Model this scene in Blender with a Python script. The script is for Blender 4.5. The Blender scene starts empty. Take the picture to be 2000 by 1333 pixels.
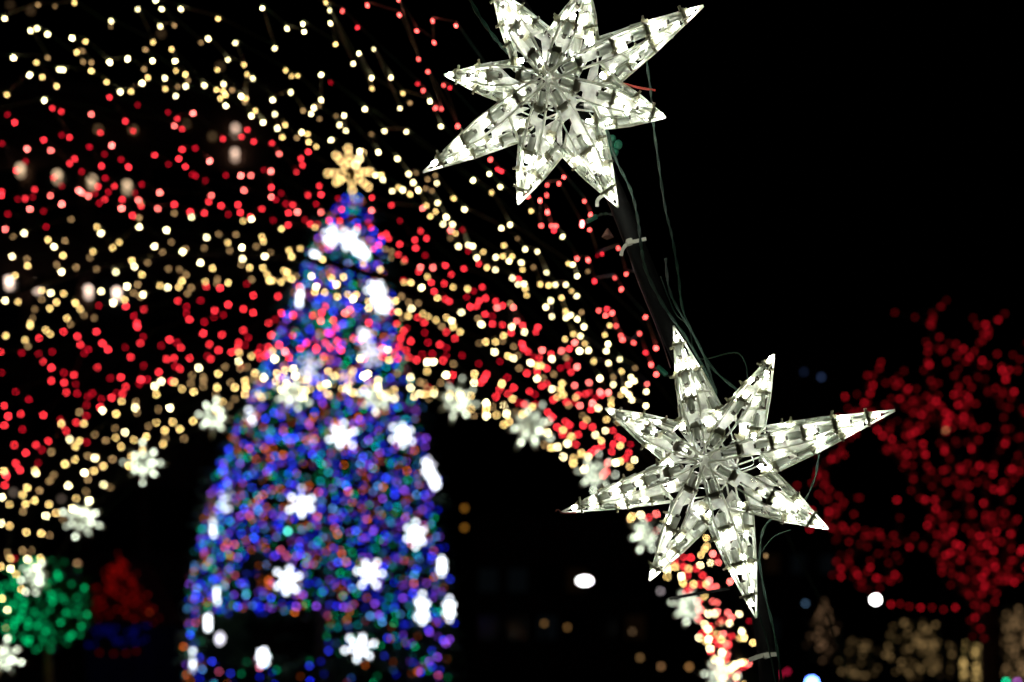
import bpy, bmesh, math, random
from mathutils import Vector, Matrix, Quaternion
random.seed(7)
R = math.radians
C = bpy.context.scene.collection
S = bpy.context.scene

# ------------------------------------------------------------------ camera, world, moonlight, exposure
FPX = 1944.4          # focal length in photo pixels (35 mm on a 36 mm sensor)
EYE = 1.6
cam = bpy.data.cameras.new('camera')
cam.lens = 35; cam.sensor_width = 36
cam.shift_y = (1250 - 666.5) / 2000
cam.clip_start = .02; cam.clip_end = 600
cam.dof.use_dof = True
cam.dof.focus_distance = 0.985
cam.dof.aperture_fstop = 3.3
co = bpy.data.objects.new('camera', cam); C.objects.link(co)
co.location = (0, 0, EYE); co.rotation_euler = (R(90), 0, 0)
S.camera = co

w = bpy.data.worlds.new('World'); S.world = w; w.use_nodes = True
nt = w.node_tree
bg = nt.nodes['Background']
sky = nt.nodes.new('ShaderNodeTexSky'); sky.sky_type = 'NISHITA'; sky.sun_disc = False
sky.sun_elevation = R(-6); sky.sun_rotation = R(200)
nt.links.new(sky.outputs[0], bg.inputs[0]); bg.inputs[1].default_value = 0.0035

sun = bpy.data.lights.new('moonlight', 'SUN'); sun.energy = 0.0012; sun.angle = R(.5); sun.color = (.8, .88, 1)
so = bpy.data.objects.new('moonlight', sun); C.objects.link(so); so.rotation_euler = (R(50), 0, R(160))

S.view_settings.view_transform = 'Standard'; S.view_settings.look = 'None'
S.view_settings.exposure = 0; S.view_settings.gamma = 1; S.view_settings.use_curve_mapping = False
S.render.engine = 'CYCLES'
cy = S.cycles
cy.use_adaptive_sampling = False
cy.use_denoising = True
try: cy.denoiser = 'OPENIMAGEDENOISE'
except Exception: pass
cy.max_bounces = 6; cy.diffuse_bounces = 2; cy.glossy_bounces = 3; cy.transmission_bounces = 4
cy.transparent_max_bounces = 32
cy.sample_clamp_indirect = 4
cy.use_light_tree = True
cy.caustics_reflective = False; cy.caustics_refractive = False

def P(px, py, d):
    """the place that shows at a photo pixel, d metres in front of the camera"""
    return Vector(((px - 1000) / FPX * d, d, EYE + (1250 - py) / FPX * d))

# ------------------------------------------------------------------ materials
MATS = {}
def mat(name, color, rough=.6, metal=0, spec=.4, noise=None):
    if name in MATS: return MATS[name]
    m = bpy.data.materials.new(name); m.use_nodes = True
    n = m.node_tree; b = n.nodes['Principled BSDF']
    b.inputs['Base Color'].default_value = (*color, 1)
    b.inputs['Roughness'].default_value = rough; b.inputs['Metallic'].default_value = metal
    b.inputs['Specular IOR Level'].default_value = spec
    if noise:
        tx = n.nodes.new('ShaderNodeTexNoise'); tx.inputs['Scale'].default_value = noise
        tc = n.nodes.new('ShaderNodeTexCoord'); n.links.new(tc.outputs['Object'], tx.inputs['Vector'])
        rp = n.nodes.new('ShaderNodeValToRGB')
        rp.color_ramp.elements[0].position = .3; rp.color_ramp.elements[0].color = (*[c * .55 for c in color], 1)
        rp.color_ramp.elements[1].position = .75; rp.color_ramp.elements[1].color = (*[min(1, c * 1.4) for c in color], 1)
        n.links.new(tx.outputs[0], rp.inputs[0]); n.links.new(rp.outputs[0], b.inputs['Base Color'])
    MATS[name] = m
    return m
def emit(name, color, L):
    if name in MATS: return MATS[name]
    m = bpy.data.materials.new(name); m.use_nodes = True
    n = m.node_tree; n.nodes.clear()
    e = n.nodes.new('ShaderNodeEmission'); o = n.nodes.new('ShaderNodeOutputMaterial')
    e.inputs[0].default_value = (*color, 1); e.inputs[1].default_value = L
    n.links.new(e.outputs[0], o.inputs[0]); MATS[name] = m
    return m
def plastic(name, color, transp, transl, gloss, rough=.18, noise=0):
    m = bpy.data.materials.new(name); m.use_nodes = True
    n = m.node_tree; n.nodes.clear(); N = n.nodes.new; K = n.links.new
    tr = N('ShaderNodeBsdfTransparent'); tr.inputs[0].default_value = (.97, .99, .96, 1)
    tl = N('ShaderNodeBsdfTranslucent'); tl.inputs[0].default_value = (*color, 1)
    df = N('ShaderNodeBsdfDiffuse'); df.inputs[0].default_value = (*color, 1)
    gl = N('ShaderNodeBsdfGlossy'); gl.inputs['Roughness'].default_value = rough
    m1 = N('ShaderNodeMixShader'); m1.inputs[0].default_value = transl; K(df.outputs[0], m1.inputs[1]); K(tl.outputs[0], m1.inputs[2])
    m2 = N('ShaderNodeMixShader'); m2.inputs[0].default_value = gloss; K(m1.outputs[0], m2.inputs[1]); K(gl.outputs[0], m2.inputs[2])
    m3 = N('ShaderNodeMixShader'); m3.inputs[0].default_value = transp; K(m2.outputs[0], m3.inputs[1]); K(tr.outputs[0], m3.inputs[2])
    if noise:
        tx = N('ShaderNodeTexNoise'); tx.inputs['Scale'].default_value = noise; tx.inputs['Detail'].default_value = 3
        tc = N('ShaderNodeTexCoord'); K(tc.outputs['Object'], tx.inputs['Vector'])
        mr = N('ShaderNodeMapRange'); mr.inputs['From Min'].default_value = .35; mr.inputs['From Max'].default_value = .68
        mr.inputs['To Min'].default_value = max(0, transp - .22); mr.inputs['To Max'].default_value = min(.95, transp + .3)
        K(tx.outputs[0], mr.inputs[0]); K(mr.outputs[0], m3.inputs[0])
        bp = N('ShaderNodeBump'); bp.inputs['Strength'].default_value = .35; bp.inputs['Distance'].default_value = .001
        K(tx.outputs[0], bp.inputs['Height'])
        for q in (gl, df, tl): K(bp.outputs[0], q.inputs['Normal'])
    o = N('ShaderNodeOutputMaterial'); K(m3.outputs[0], o.inputs[0])
    return m
RAIL = plastic('clear_star_rail', (.93, .96, .84), .12, .5, .12)
PANEL = plastic('clear_star_panel', (.93, .96, .87), .47, .5, .10, noise=60)
TUBE = plastic('clear_socket_tube', (.62, .66, .56), .45, .45, .22, rough=.1)
CLIP = plastic('smoky_socket_clip', (.30, .29, .20), .18, .2, .12)
PETAL = plastic('frosted_ornament_plastic', (.8, .85, .8), .3, .5, .1)
WIRE_W = plastic('white_lead_wire', (.75, .78, .72), .1, .3, .15)
GREEN = mat('dark_green_cable', (.006, .024, .015), .5)
GREENP = mat('green_lamp_holder', (.015, .11, .07), .4)
BLACK = mat('black_painted_steel', (.003, .003, .003), .7, spec=.08)
TIE = mat('pale_nylon_tie', (.55, .55, .47), .4)
INNER = mat('socket_contact_metal', (.05, .045, .035), .3, .6)
REDW = mat('red_brown_cord', (.28, .03, .02), .5)

# ------------------------------------------------------------------ object helpers
def link(o, parent=None):
    C.objects.link(o)
    if parent is not None: o.parent = parent
    return o
def tag(o, label=None, cat=None, group=None, kind=None):
    if label: o['label'] = label
    if cat: o['category'] = cat
    if group: o['group'] = group
    if kind: o['kind'] = kind
    return o
def empty(name, loc, label, cat, group=None):
    o = bpy.data.objects.new(name, None); o.empty_display_size = .05
    C.objects.link(o); o.location = loc
    return tag(o, label, cat, group)
def mesh_obj(name, bm, m, parent=None, world_of=None, smooth=False):
    """bm holds world coordinates; parent is an empty without rotation"""
    me = bpy.data.meshes.new(name)
    bmesh.ops.recalc_face_normals(bm, faces=bm.faces)
    bm.to_mesh(me); bm.free()
    if smooth:
        for p in me.polygons: p.use_smooth = True
    me.materials.append(m)
    o = bpy.data.objects.new(name, me)
    link(o, parent)
    if parent is not None:
        off = parent.location.copy(); q = parent.parent
        while q is not None: off += q.location; q = q.parent
        o.matrix_parent_inverse = Matrix.Identity(4)
        me.transform(Matrix.Translation(-off))
    return o
def inst(name, me, m, parent, mw, poff):
    """a copy of a shared mesh with its own material; mw is its world matrix, poff the parent's world location"""
    o = bpy.data.objects.new(name, me); link(o, parent)
    o.material_slots[0].link = 'OBJECT'; o.material_slots[0].material = m
    o.matrix_basis = Matrix.Translation(-poff) @ mw
    return o
def frame_of(z, up=Vector((0, 0, 1))):
    z = z.normalized()
    x = up.cross(z)
    if x.length < 1e-4: x = Vector((1, 0, 0)).cross(z)
    x.normalize(); y = z.cross(x)
    return x, y, z
def beam(bm, a, b, wdt, hgt, n):
    """square rail a->b, wdt across, hgt along n"""
    d = (b - a)
    if d.length < 1e-7: return
    d.normalize(); s = d.cross(n).normalized() * wdt / 2; u = s.cross(d).normalized() * hgt / 2
    v = [bm.verts.new(p + q) for p in (a, b) for q in (s + u, -s + u, -s - u, s - u)]
    for f in ((0, 1, 2, 3), (7, 6, 5, 4), (0, 4, 5, 1), (1, 5, 6, 2), (2, 6, 7, 3), (3, 7, 4, 0)):
        bm.faces.new([v[i] for i in f])
def tube(bm, pts, r, n=5, closed_ends=True, taper=None):
    rings = []
    up = Vector((.31, .17, .93))
    for i, p in enumerate(pts):
        a = pts[max(i - 1, 0)]; b = pts[min(i + 1, len(pts) - 1)]
        d = (b - a)
        if d.length < 1e-9: d = Vector((0, 0, 1))
        x, y, z = frame_of(d, up)
        rr = r if taper is None else r * (1 + (taper - 1) * i / (len(pts) - 1))
        rings.append([bm.verts.new(p + (x * math.cos(2 * math.pi * k / n) + y * math.sin(2 * math.pi * k / n)) * rr) for k in range(n)])
    for A, B in zip(rings, rings[1:]):
        for k in range(n): bm.faces.new((A[k], A[(k + 1) % n], B[(k + 1) % n], B[k]))
    if closed_ends and n > 2:
        bm.faces.new(rings[0][::-1]); bm.faces.new(rings[-1])
def smooth_path(pts, k=6):
    out = []
    n = len(pts)
    for i in range(n - 1):
        p0, p1, p2, p3 = pts[max(i - 1, 0)], pts[i], pts[i + 1], pts[min(i + 2, n - 1)]
        for j in range(k):
            t = j / k
            out.append(.5 * ((2 * p1) + (p2 - p0) * t + (2 * p0 - 5 * p1 + 4 * p2 - p3) * t * t + (3 * p1 - p0 - 3 * p2 + p3) * t ** 3))
    out.append(pts[-1].copy())
    return out
def box(bm, c, sx, sy, sz, ax=None):
    ax = ax or (Vector((1, 0, 0)), Vector((0, 1, 0)), Vector((0, 0, 1)))
    v = [bm.verts.new(c + ax[0] * sx / 2 * a + ax[1] * sy / 2 * b + ax[2] * sz / 2 * g) for a in (-1, 1) for b in (-1, 1) for g in (-1, 1)]
    for f in ((0, 1, 3, 2), (4, 6, 7, 5), (0, 4, 5, 1), (2, 3, 7, 6), (0, 2, 6, 4), (1, 5, 7, 3)):
        bm.faces.new([v[i] for i in f])
def ball_mesh(name, seg=6, ring=4, rz=1.0, cap=False):
    bm = bmesh.new(); bmesh.ops.create_uvsphere(bm, u_segments=seg, v_segments=ring, radius=1)
    bmesh.ops.scale(bm, vec=(1, 1, rz), verts=bm.verts)
    me = bpy.data.meshes.new(name); bm.to_mesh(me); bm.free()
    for p in me.polygons: p.use_smooth = True
    me.materials.append(BLACK)
    return me
BULB = ball_mesh('led_bulb', 6, 4, 1.45)
BULB_FINE = ball_mesh('mini_bulb', 10, 8, 1.5)
GLOBE = ball_mesh('globe_bulb', 8, 6, 1.0)
def rnd_rot():
    return Quaternion((random.gauss(0, 1), random.gauss(0, 1), random.gauss(0, 1), random.gauss(0, 1))).normalized().to_matrix().to_4x4()

# ------------------------------------------------------------------ ground
bm = bmesh.new()
n = 24
for i in range(n + 1):
    for j in range(n + 1):
        x = ((i / n) * 2 - 1); y = ((j / n) * 2 - 1)
        bm.verts.new((250 * x * abs(x), 250 * y * abs(y) + 10, .02 * math.sin(i * 1.7) * math.cos(j * 2.1) * (abs(x) + abs(y))))
bm.verts.ensure_lookup_table()
for i in range(n):
    for j in range(n):
        a = i * (n + 1) + j; bm.faces.new([bm.verts[k] for k in (a, a + n + 1, a + n + 2, a + 1)])
g = mesh_obj('ground', bm, mat('dark_asphalt', (.05, .05, .05), .85, noise=3)); g['kind'] = 'structure'

SEEN = {
    'W': '3,972 3,1022 9,37 10,588 14,1191 21,1111 23,502 27,114 48,457 54,1092 57,148 59,61 70,926 71,1110 73,56 86,197 89,1008 94,68 100,572 105,482 116,137 121,532 124,137 134,950 136,858 140,76 141,994 164,924 166,998 174,979 186,894 198,457 198,570 200,802 203,948 215,122 217,41 221,591 226,532 236,180 244,844 248,561 250,116 262,522 264,796 269,18 271,444 278,163 279,576 297,120 301,755 302,482 304,2 314,52 314,746 315,18 322,153 325,451 327,562 332,797 342,120 344,188 354,19 356,492 363,170 375,424 388,720 392,513 399,168 404,464 407,77 436,164 441,207 446,118 460,85 467,707 472,188 472,484 473,506 491,226 492,428 494,154 513,16 514,239 518,501 532,195 536,223 536,702 537,95 542,252 548,762 561,56 567,181 573,721 580,774 590,260 592,48 594,62 607,223 609,539 614,211 617,560 627,196 628,146 638,751 641,467 644,20 645,47 647,275 657,556 664,244 671,226 676,256 678,762 689,584 690,124 701,104 702,297 704,702 710,736 713,214 719,731 726,153 730,96 734,342 738,756 739,299 748,352 752,256 758,684 763,152 766,374 776,310 782,212 787,372 793,258 798,340 801,737 802,758 804,603 807,357 817,371 820,770 824,563 834,707 839,199 846,707 848,770 854,358 854,396 862,247 865,439 871,733 872,424 881,626 883,438 896,482 901,611 908,410 914,480 924,353 924,482 926,748 932,503 940,635 950,788 950,814 956,341 966,689 967,528 969,502 977,365 980,447 984,792 990,808 994,510 997,439 999,639 1001,544 1002,701 1012,557 1018,514 1024,556 1025,650 1026,488 1029,832 1036,710 1049,740 1050,493 1066,600 1068,533 1070,846 1075,588 1078,618 1078,702 1079,760 1085,556 1088,874 1099,463 1100,892 1106,556 1106,622 1108,866 1113,616 1119,518 1127,579 1128,540 1128,623 1132,686 1134,656 1141,639 1142,916 1148,892 1150,685 1164,850 1168,798 1171,740 1182,842 1184,686 1187,672 1188,709 1198,752 1202,904 1210,702 1220,762 1227,771 1228,750 1233,737 1234,781 1238,744 1239,898 1250,1006 1262,794 1263,766 1303,1112 1331,1126 1368,1104 1376,1220 1383,1200 1388,1099 1388,1267 1396,1198 1405,1292 1410,1274 1413,1324 1424,1218 1437,1299 1438,1324 1444,1200 1446,1295',
    'w': '2,1107 3,1170 8,921 11,657 13,186 18,986 19,1028 20,1092 30,539 31,1122 35,590 42,1152 44,966 48,664 49,985 52,1040 53,520 53,952 58,637 59,632 68,978 70,919 72,123 80,1043 80,1091 82,152 82,568 90,645 93,469 96,986 98,604 98,653 109,1003 111,168 111,591 120,828 124,500 124,574 126,907 131,622 145,7 146,593 146,898 148,873 148,974 150,103 154,861 156,604 164,828 167,82 179,140 181,492 184,920 190,444 202,911 209,162 220,485 226,855 228,808 233,474 237,785 237,872 244,586 251,910 256,179 257,892 258,509 261,860 278,536 278,880 286,853 288,152 299,84 306,770 306,825 313,558 319,868 321,842 322,174 335,96 337,825 340,746 344,138 349,561 352,839 355,549 356,760 362,146 378,766 378,823 402,551 415,525 422,176 424,758 424,803 425,138 426,37 426,731 430,192 434,786 436,179 440,186 444,474 446,552 458,757 466,690 474,432 477,126 478,770 479,744 479,756 481,193 483,145 488,524 492,696 498,216 498,729 510,776 512,462 514,472 514,524 521,536 526,548 531,686 532,548 538,745 541,730 549,447 549,551 552,268 555,528 557,139 557,244 557,725 559,542 562,532 564,490 570,150 570,501 570,546 582,149 586,486 600,262 602,279 605,761 615,445 615,572 618,287 626,758 630,507 635,571 636,6 640,726 647,544 653,735 656,88 659,580 668,758 670,542 680,576 688,767 689,726 696,576 709,517 719,590 721,602 726,174 743,526 744,343 745,770 755,770 758,587 760,704 770,761 772,589 777,609 778,366 786,182 790,552 798,618 800,380 802,552 826,614 830,770 832,403 834,540 835,725 836,619 841,423 848,761 852,414 852,626 854,582 872,621 880,769 885,561 885,639 887,388 890,457 896,774 898,648 899,772 913,564 919,774 920,799 926,730 944,492 948,669 949,800 952,523 960,376 968,668 969,812 980,750 982,500 983,657 984,479 985,830 992,696 995,824 999,502 1001,780 1020,528 1021,809 1026,564 1028,578 1038,413 1040,795 1049,715 1055,555 1058,715 1071,559 1076,875 1088,777 1096,761 1097,582 1098,749 1099,841 1101,772 1103,664 1104,608 1110,516 1116,854 1117,569 1119,906 1120,654 1120,895 1125,776 1135,885 1142,672 1146,820 1159,705 1175,861 1182,654 1185,820 1190,637 1194,781 1194,792 1211,872 1212,772 1212,902 1214,725 1229,912 1230,1014 1234,1009 1261,1045 1302,1128 1319,1107 1334,1139 1344,1112 1355,1142 1368,1085 1376,1165 1377,1073 1379,1052 1379,1142 1381,1066 1381,1255 1402,1240 1408,1250 1415,1310 1416,1257',
    'd': '12,1227 15,1080 25,462 43,1076 45,999 53,506 54,676 62,1075 64,622 68,605 74,10 77,959 81,586 94,113 97,940 97,1045 101,883 106,928 107,13 122,1016 128,471 130,906 137,634 140,428 149,523 149,1101 154,806 161,100 162,122 164,615 167,960 171,937 172,890 175,504 178,123 184,622 186,850 188,526 207,862 216,53 216,953 220,898 224,836 261,572 268,556 268,806 271,426 281,136 283,98 288,513 291,832 309,800 318,493 322,855 328,526 334,473 341,50 341,418 348,171 351,527 360,858 362,486 367,157 372,749 374,562 375,733 392,83 398,744 398,755 400,485 420,772 424,545 424,554 428,458 440,717 448,792 449,490 451,748 454,176 458,779 461,458 468,720 472,516 478,199 482,718 491,547 500,482 529,493 565,750 578,539 581,270 592,216 624,208 635,768 645,772 650,750 656,227 665,740 688,745 725,262 753,487 764,492 764,505 766,659 775,730 784,578 786,620 789,512 798,591 812,338 820,748 828,749 831,368 836,351 843,373 851,343 860,748 864,639 879,465 886,712 925,812 934,622 935,672 962,795 982,668 996,593 1004,677 1008,804 1011,466 1012,694 1013,720 1061,738 1064,868 1082,732 1106,700 1110,791 1138,812 1148,530 1198,738',
    'R': '10,449 53,291 59,408 99,294 99,382 121,400 154,373 160,376 173,384 178,224 218,284 238,408 271,391 309,407 313,376 340,246 376,222 409,315 414,382 470,344 477,373 491,344 530,336 530,385 545,302 580,414 627,416 669,22 718,12 726,411 778,1 781,31 814,62 818,116 822,522 825,408 827,178 835,140 845,523 846,41 847,84 851,211 862,213 866,167 880,451 890,52 894,246 958,312 970,602 1003,602 1010,628 1030,385 1055,393 1057,441 1059,684 1068,382 1069,362 1070,416 1076,442 1086,441 1092,360 1096,686 1101,347 1122,669 1122,754 1127,505 1127,718 1132,792 1136,439 1142,393 1148,508 1150,749 1151,450 1154,420 1157,788 1169,607 1172,766 1183,617 1187,767 1195,612 1201,544 1203,638 1207,485 1212,656 1213,566 1215,664 1223,536 1237,670 1249,652 1260,619 1264,751 1272,713 1281,680 1282,732 1282,1004 1368,1192 1385,1135 1385,1147 1392,1083 1392,1175 1398,1148 1400,1195 1402,1176 1404,1099 1420,1278 1422,1198 1423,1177 1426,1136 1428,1208 1461,1296',
    'r': '2,688 3,382 4,375 8,792 8,832 10,947 12,928 14,931 17,814 28,239 28,870 31,334 31,906 38,918 40,809 49,388 51,885 68,370 70,869 77,661 84,706 84,811 86,274 94,862 101,719 101,744 102,211 105,348 120,219 124,648 126,747 128,842 130,767 135,269 136,320 145,310 145,733 149,826 151,657 157,673 189,649 191,718 192,364 196,260 196,795 198,325 201,670 205,389 211,683 214,191 218,778 224,364 236,737 239,390 240,770 244,238 246,598 246,756 251,327 256,698 258,422 261,256 268,632 268,639 275,671 276,402 276,741 280,606 302,304 311,727 325,702 331,664 335,745 339,700 340,400 346,232 348,589 350,310 351,720 354,680 355,253 356,292 362,326 370,625 370,700 371,416 397,651 400,416 402,561 407,394 409,673 411,702 419,606 426,685 430,564 431,402 434,654 435,272 446,596 452,688 464,400 465,680 466,669 469,416 472,268 475,604 476,646 482,254 489,424 494,578 494,612 495,277 504,689 508,700 512,409 518,695 525,632 530,366 530,656 532,280 542,580 550,612 563,439 564,416 572,400 572,616 572,655 579,337 585,681 586,560 588,310 590,322 599,670 602,298 602,382 605,438 611,616 618,685 624,364 628,380 629,612 632,696 635,598 639,651 642,432 650,625 656,640 658,666 663,431 666,684 668,410 690,662 698,54 700,445 724,446 726,386 730,486 740,478 744,462 754,458 760,466 764,402 770,690 778,497 781,478 782,661 790,507 794,684 798,698 810,470 812,484 814,704 816,164 816,620 818,532 822,452 829,630 834,466 842,553 848,569 858,674 866,705 868,555 869,520 869,586 872,648 878,172 878,590 881,536 884,732 888,662 905,526 918,600 931,598 936,516 936,589 940,748 941,561 945,740 948,614 949,582 951,731 962,633 968,774 969,589 973,332 975,761 980,335 982,598 982,634 992,768 998,651 1004,757 1012,546 1019,672 1022,636 1022,682 1024,789 1029,730 1031,687 1034,764 1046,648 1049,726 1051,640 1054,701 1058,754 1068,720 1068,751 1070,806 1076,692 1078,815 1080,781 1082,452 1089,835 1098,848 1105,824 1106,785 1111,681 1112,829 1115,727 1125,868 1130,772 1130,849 1140,830 1144,770 1150,766 1154,885 1155,800 1158,835 1162,550 1162,878 1168,928 1175,496 1175,772 1175,870 1178,928 1185,603 1185,922 1186,904 1194,882 1198,842 1198,869 1206,855 1215,859 1222,895 1229,884 1262,690 1267,1012 1318,1099 1335,1107 1336,1089 1342,1157 1344,1124 1349,1089 1349,1149 1359,1111 1364,1176 1365,1210 1367,1142 1372,1124 1372,1238 1384,1237 1387,1144 1387,1226 1389,1274 1395,1302 1397,1250 1402,1258 1405,1216 1410,1213 1418,1287 1455,1302',
    'q': '3,281 3,728 15,224 16,418 30,766 34,390 43,689 44,840 51,315 56,781 75,691 75,904 82,880 84,414 90,444 103,688 118,821 120,265 121,364 125,729 148,752 150,770 160,335 165,691 168,792 169,814 172,684 172,775 174,287 181,769 184,378 194,398 194,598 198,780 204,301 205,348 211,375 215,739 228,768 237,312 245,679 261,617 264,378 269,206 272,750 278,360 280,658 280,714 288,742 315,675 327,220 329,321 342,716 346,670 364,614 376,342 382,289 382,344 391,588 400,354 400,629 419,619 436,616 442,343 445,420 478,674 485,660 508,680 516,332 534,431 538,625 539,390 546,675 550,379 559,398 595,430 617,398 621,438 719,435 742,678 781,431 794,641 825,692 830,498 830,651 835,669 845,692 872,680 872,695 902,695 903,449 911,581 915,492 925,570 935,712 976,706 1012,788 1042,698 1045,789 1108,714 1110,838 1112,705 1120,786 1162,778 1168,500 1231,868 1249,537',
}
# ------------------------------------------------------------------ tunnel of light nets
TA, TCX, TCY, TW, TH, TV0 = 0.143901, -1.844634, -0.407900, 2.255859, 2.347873, -0.915721
CA, SA = math.cos(TA), math.sin(TA)
def on_tunnel(px, py, off=0.0):
    """where the line of sight through a photo pixel meets the elliptical canopy"""
    dx, dz = (px - 1000) / FPX, (1250 - py) / FPX
    W, H = TW + off, TH + off
    du = dx * CA - SA; u0 = -(TCX * CA - TCY * SA)
    A = (du / W) ** 2 + (dz / H) ** 2; B = 2 * (u0 * du / W ** 2 - TV0 * dz / H ** 2); K = (u0 / W) ** 2 + (TV0 / H) ** 2 - 1
    s = (-B + math.sqrt(max(B * B - 4 * A * K, 0))) / (2 * A)
    p = Vector((dx * s, s, dz * s))
    t = (p.x - TCX) * SA + (p.y - TCY) * CA
    return p + Vector((0, 0, EYE)), t
def tunnel_pt(t, th, off=0.0):
    u = (TW + off) * math.cos(th); v = TV0 + (TH + off) * math.sin(th)
    return Vector((TCX + u * CA + t * SA, TCY - u * SA + t * CA, EYE + v))
def tunnel_th(p):
    u = (p.x - TCX) * CA - (p.y - TCY) * SA
    return math.atan2((p.z - EYE - TV0) / TH, u / TW)
C_INF = 10.3          # widest blur disc, in pixels of the 1024 px picture (for choosing lamp power only)
COL = {'W': ((1, .84, .42), 1.75), 'w': ((1, .66, .22), .74), 'd': ((1, .60, .25), .15),
       'R': ((1, .15, .13), 1.55), 'r': ((1, .034, .05), .78), 'q': ((1, .01, .035), .16)}
def power(mean, r, d):
    disc = max(C_INF * abs(d - 1) / d, .5); b = 2 * r * 1.15 * 995 / d
    return mean * (disc + b) ** 2 / (b * b)
nets = [
    ('W', 0, 3.35, 'warm white light net over the top left, the nearest warm band of the tunnel'),
    ('W', 3.35, 5.05, 'warm white light net across the middle of the tunnel, between two red bands'),
    ('W', 5.05, 99, 'warm white light net at the far mouth of the tunnel, edged with lit stars'),
    ('R', 0, 2.85, 'red light net hanging beside the black pole, behind the two big stars'),
    ('R', 2.85, 4.25, 'red light net between the first and second warm bands, level with the tree topper'),
    ('R', 4.25, 99, 'red light net just above the farthest warm band of the tunnel'),
]
NETMATS = {}
for warm, t0, t1, label in nets:
    ks = 'Wwd' if warm == 'W' else 'Rrq'
    pts = []
    for k in ks:
        for tok in SEEN[k].split():
            px, py = map(float, tok.split(','))
            px += random.uniform(-1, 1); py += random.uniform(-1, 1)
            p, t = on_tunnel(px, py)
            if t0 <= t < t1: pts.append((p, t, k))
    ts = sorted(t for _, t, _ in pts)
    lo, hi = ts[int(len(ts) * .04)], ts[int(len(ts) * .96)]
    # lamps too dim or too far round the curve to have been picked out one by one
    extra = min(295 - len(pts), int(len(pts) * .08))
    for i in range(max(0, extra)):
        t = random.uniform(lo, hi); th = math.acos(random.uniform(-.93, .985))
        pts.append((tunnel_pt(t, th, random.uniform(-.02, .03)), t, ks[2]))
    if t0 > 4.2:
        for i in range(24):
            px = random.uniform(500, 815); c_ = abs(px - 660) / 160
            py = (random.uniform(725, 775) if warm == 'W' else random.uniform(600, 700)) + 14 * c_ * c_
            p, t = on_tunnel(px, py); pts.append((p, t, random.choice(ks[0] + ks[1] * 3)))
    if t0 > 4.2:      # the right leg is crowded
        for i in range(min(34, 298 - len(pts))):
            t = random.uniform(lo, hi)
            pts.append((tunnel_pt(t, random.uniform(-.35, .45), random.uniform(-.05, .03)), t, random.choice(ks[0] + ks[0] + ks[1] * 3 + ks[2])))
    base = tunnel_pt((lo + hi) / 2, 0); base.z = 0
    root = empty('light_net', base, label, 'light net', 'light nets of the walk-through tunnel')
    # each row of the net runs round the arch
    rows = max(3, int((hi - lo) / .16))
    table = {}
    for p, t, k in pts:
        table.setdefault(min(rows - 1, max(0, int((t - lo) / (hi - lo) * rows))), []).append((tunnel_th(p), p))
    bm = bmesh.new()
    for rr, L in table.items():
        L.sort(key=lambda a: a[0])
        line = []
        for (a0, p0), (a1, p1) in zip(L, L[1:]):
            line.append(p0 + Vector((0, 0, .006)))
            if a1 - a0 > .12:
                tm = lo + (rr + .5) / rows * (hi - lo)
                for q in range(1, int((a1 - a0) / .12) + 1):
                    line.append(tunnel_pt(tm, a0 + q * .12, .01))
        line.append(L[-1][1] + Vector((0, 0, .006)))
        if len(line) > 2: tube(bm, line, .0018, 3)
    mesh_obj('wire', bm, GREEN, root)
    for p, t, k in pts:
        d = p.y
        r = min(.0045, .0013 + .00046 * d)
        col, mean = COL[k]
        if k == 'R' and d < 2.2: col = (1, .10, .09)
        dq = round(d * 2) / 2 or .5
        lv = random.choice((.75, 1, 1.3)); key = f'lamp_{k}_{dq}_{lv}_{col[1]}'
        if key not in NETMATS:
            rq = min(.0045, .0013 + .00046 * dq)
            NETMATS[key] = emit(key, col, power(mean, rq, max(dq, 1.5)) * lv)
        inst('bulb', BULB, NETMATS[key], root, Matrix.Translation(p) @ rnd_rot() @ Matrix.Scale(r, 4), base)

    # the net goes on past the 300 lamps set one by one: round the rest of the arch and thick at the foot of its right leg
    bm = bmesh.new(); mids = []
    def small(p, r, mi):
        q = rnd_rot().to_3x3()
        vs = [bm.verts.new(p + q @ Vector(v) * r) for v in ((0, 0, 1.35), (1, 0, 0), (0, 1, 0), (-1, 0, 0), (0, -1, 0), (0, 0, -1.35))]
        for a, b in ((1, 2), (2, 3), (3, 4), (4, 1)):
            bm.faces.new((vs[0], vs[a], vs[b])).material_index = mi
            bm.faces.new((vs[5], vs[b], vs[a])).material_index = mi
    made = 0
    for _ in range(4000):
        if made >= 300: break
        t = random.uniform(lo, hi); th = random.uniform(-.4, math.pi + .4)
        p = tunnel_pt(t, th)
        if p.y > .1:
            px = 1000 + FPX * p.x / p.y; py = 1250 - FPX * (p.z - EYE) / p.y
            if -12 < px < 2012 and -12 < py < 1345: continue
            if px > 900 and p.x > 0 and py < 1300: continue
        small(p, .0038, random.choice((0, 1, 1))); made += 1
    if t0 > 3:
        for _ in range(70):
            t = random.uniform(lo, hi + .1); small(tunnel_pt(t, random.uniform(-.4, .42), random.uniform(-.07, .03)), .0045, random.choice((0, 0, 1, 1, 1)))
    o = mesh_obj('further_bulbs', bm, emit('outer_' + ks[0], COL[ks[0]][0], power(COL[ks[0]][1], .0045, 5)), root)
    o.data.materials.append(emit('outer_' + ks[1], COL[ks[1]][0], power(COL[ks[1]][1], .0045, 5)))
    o['kind'] = 'stuff'

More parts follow.
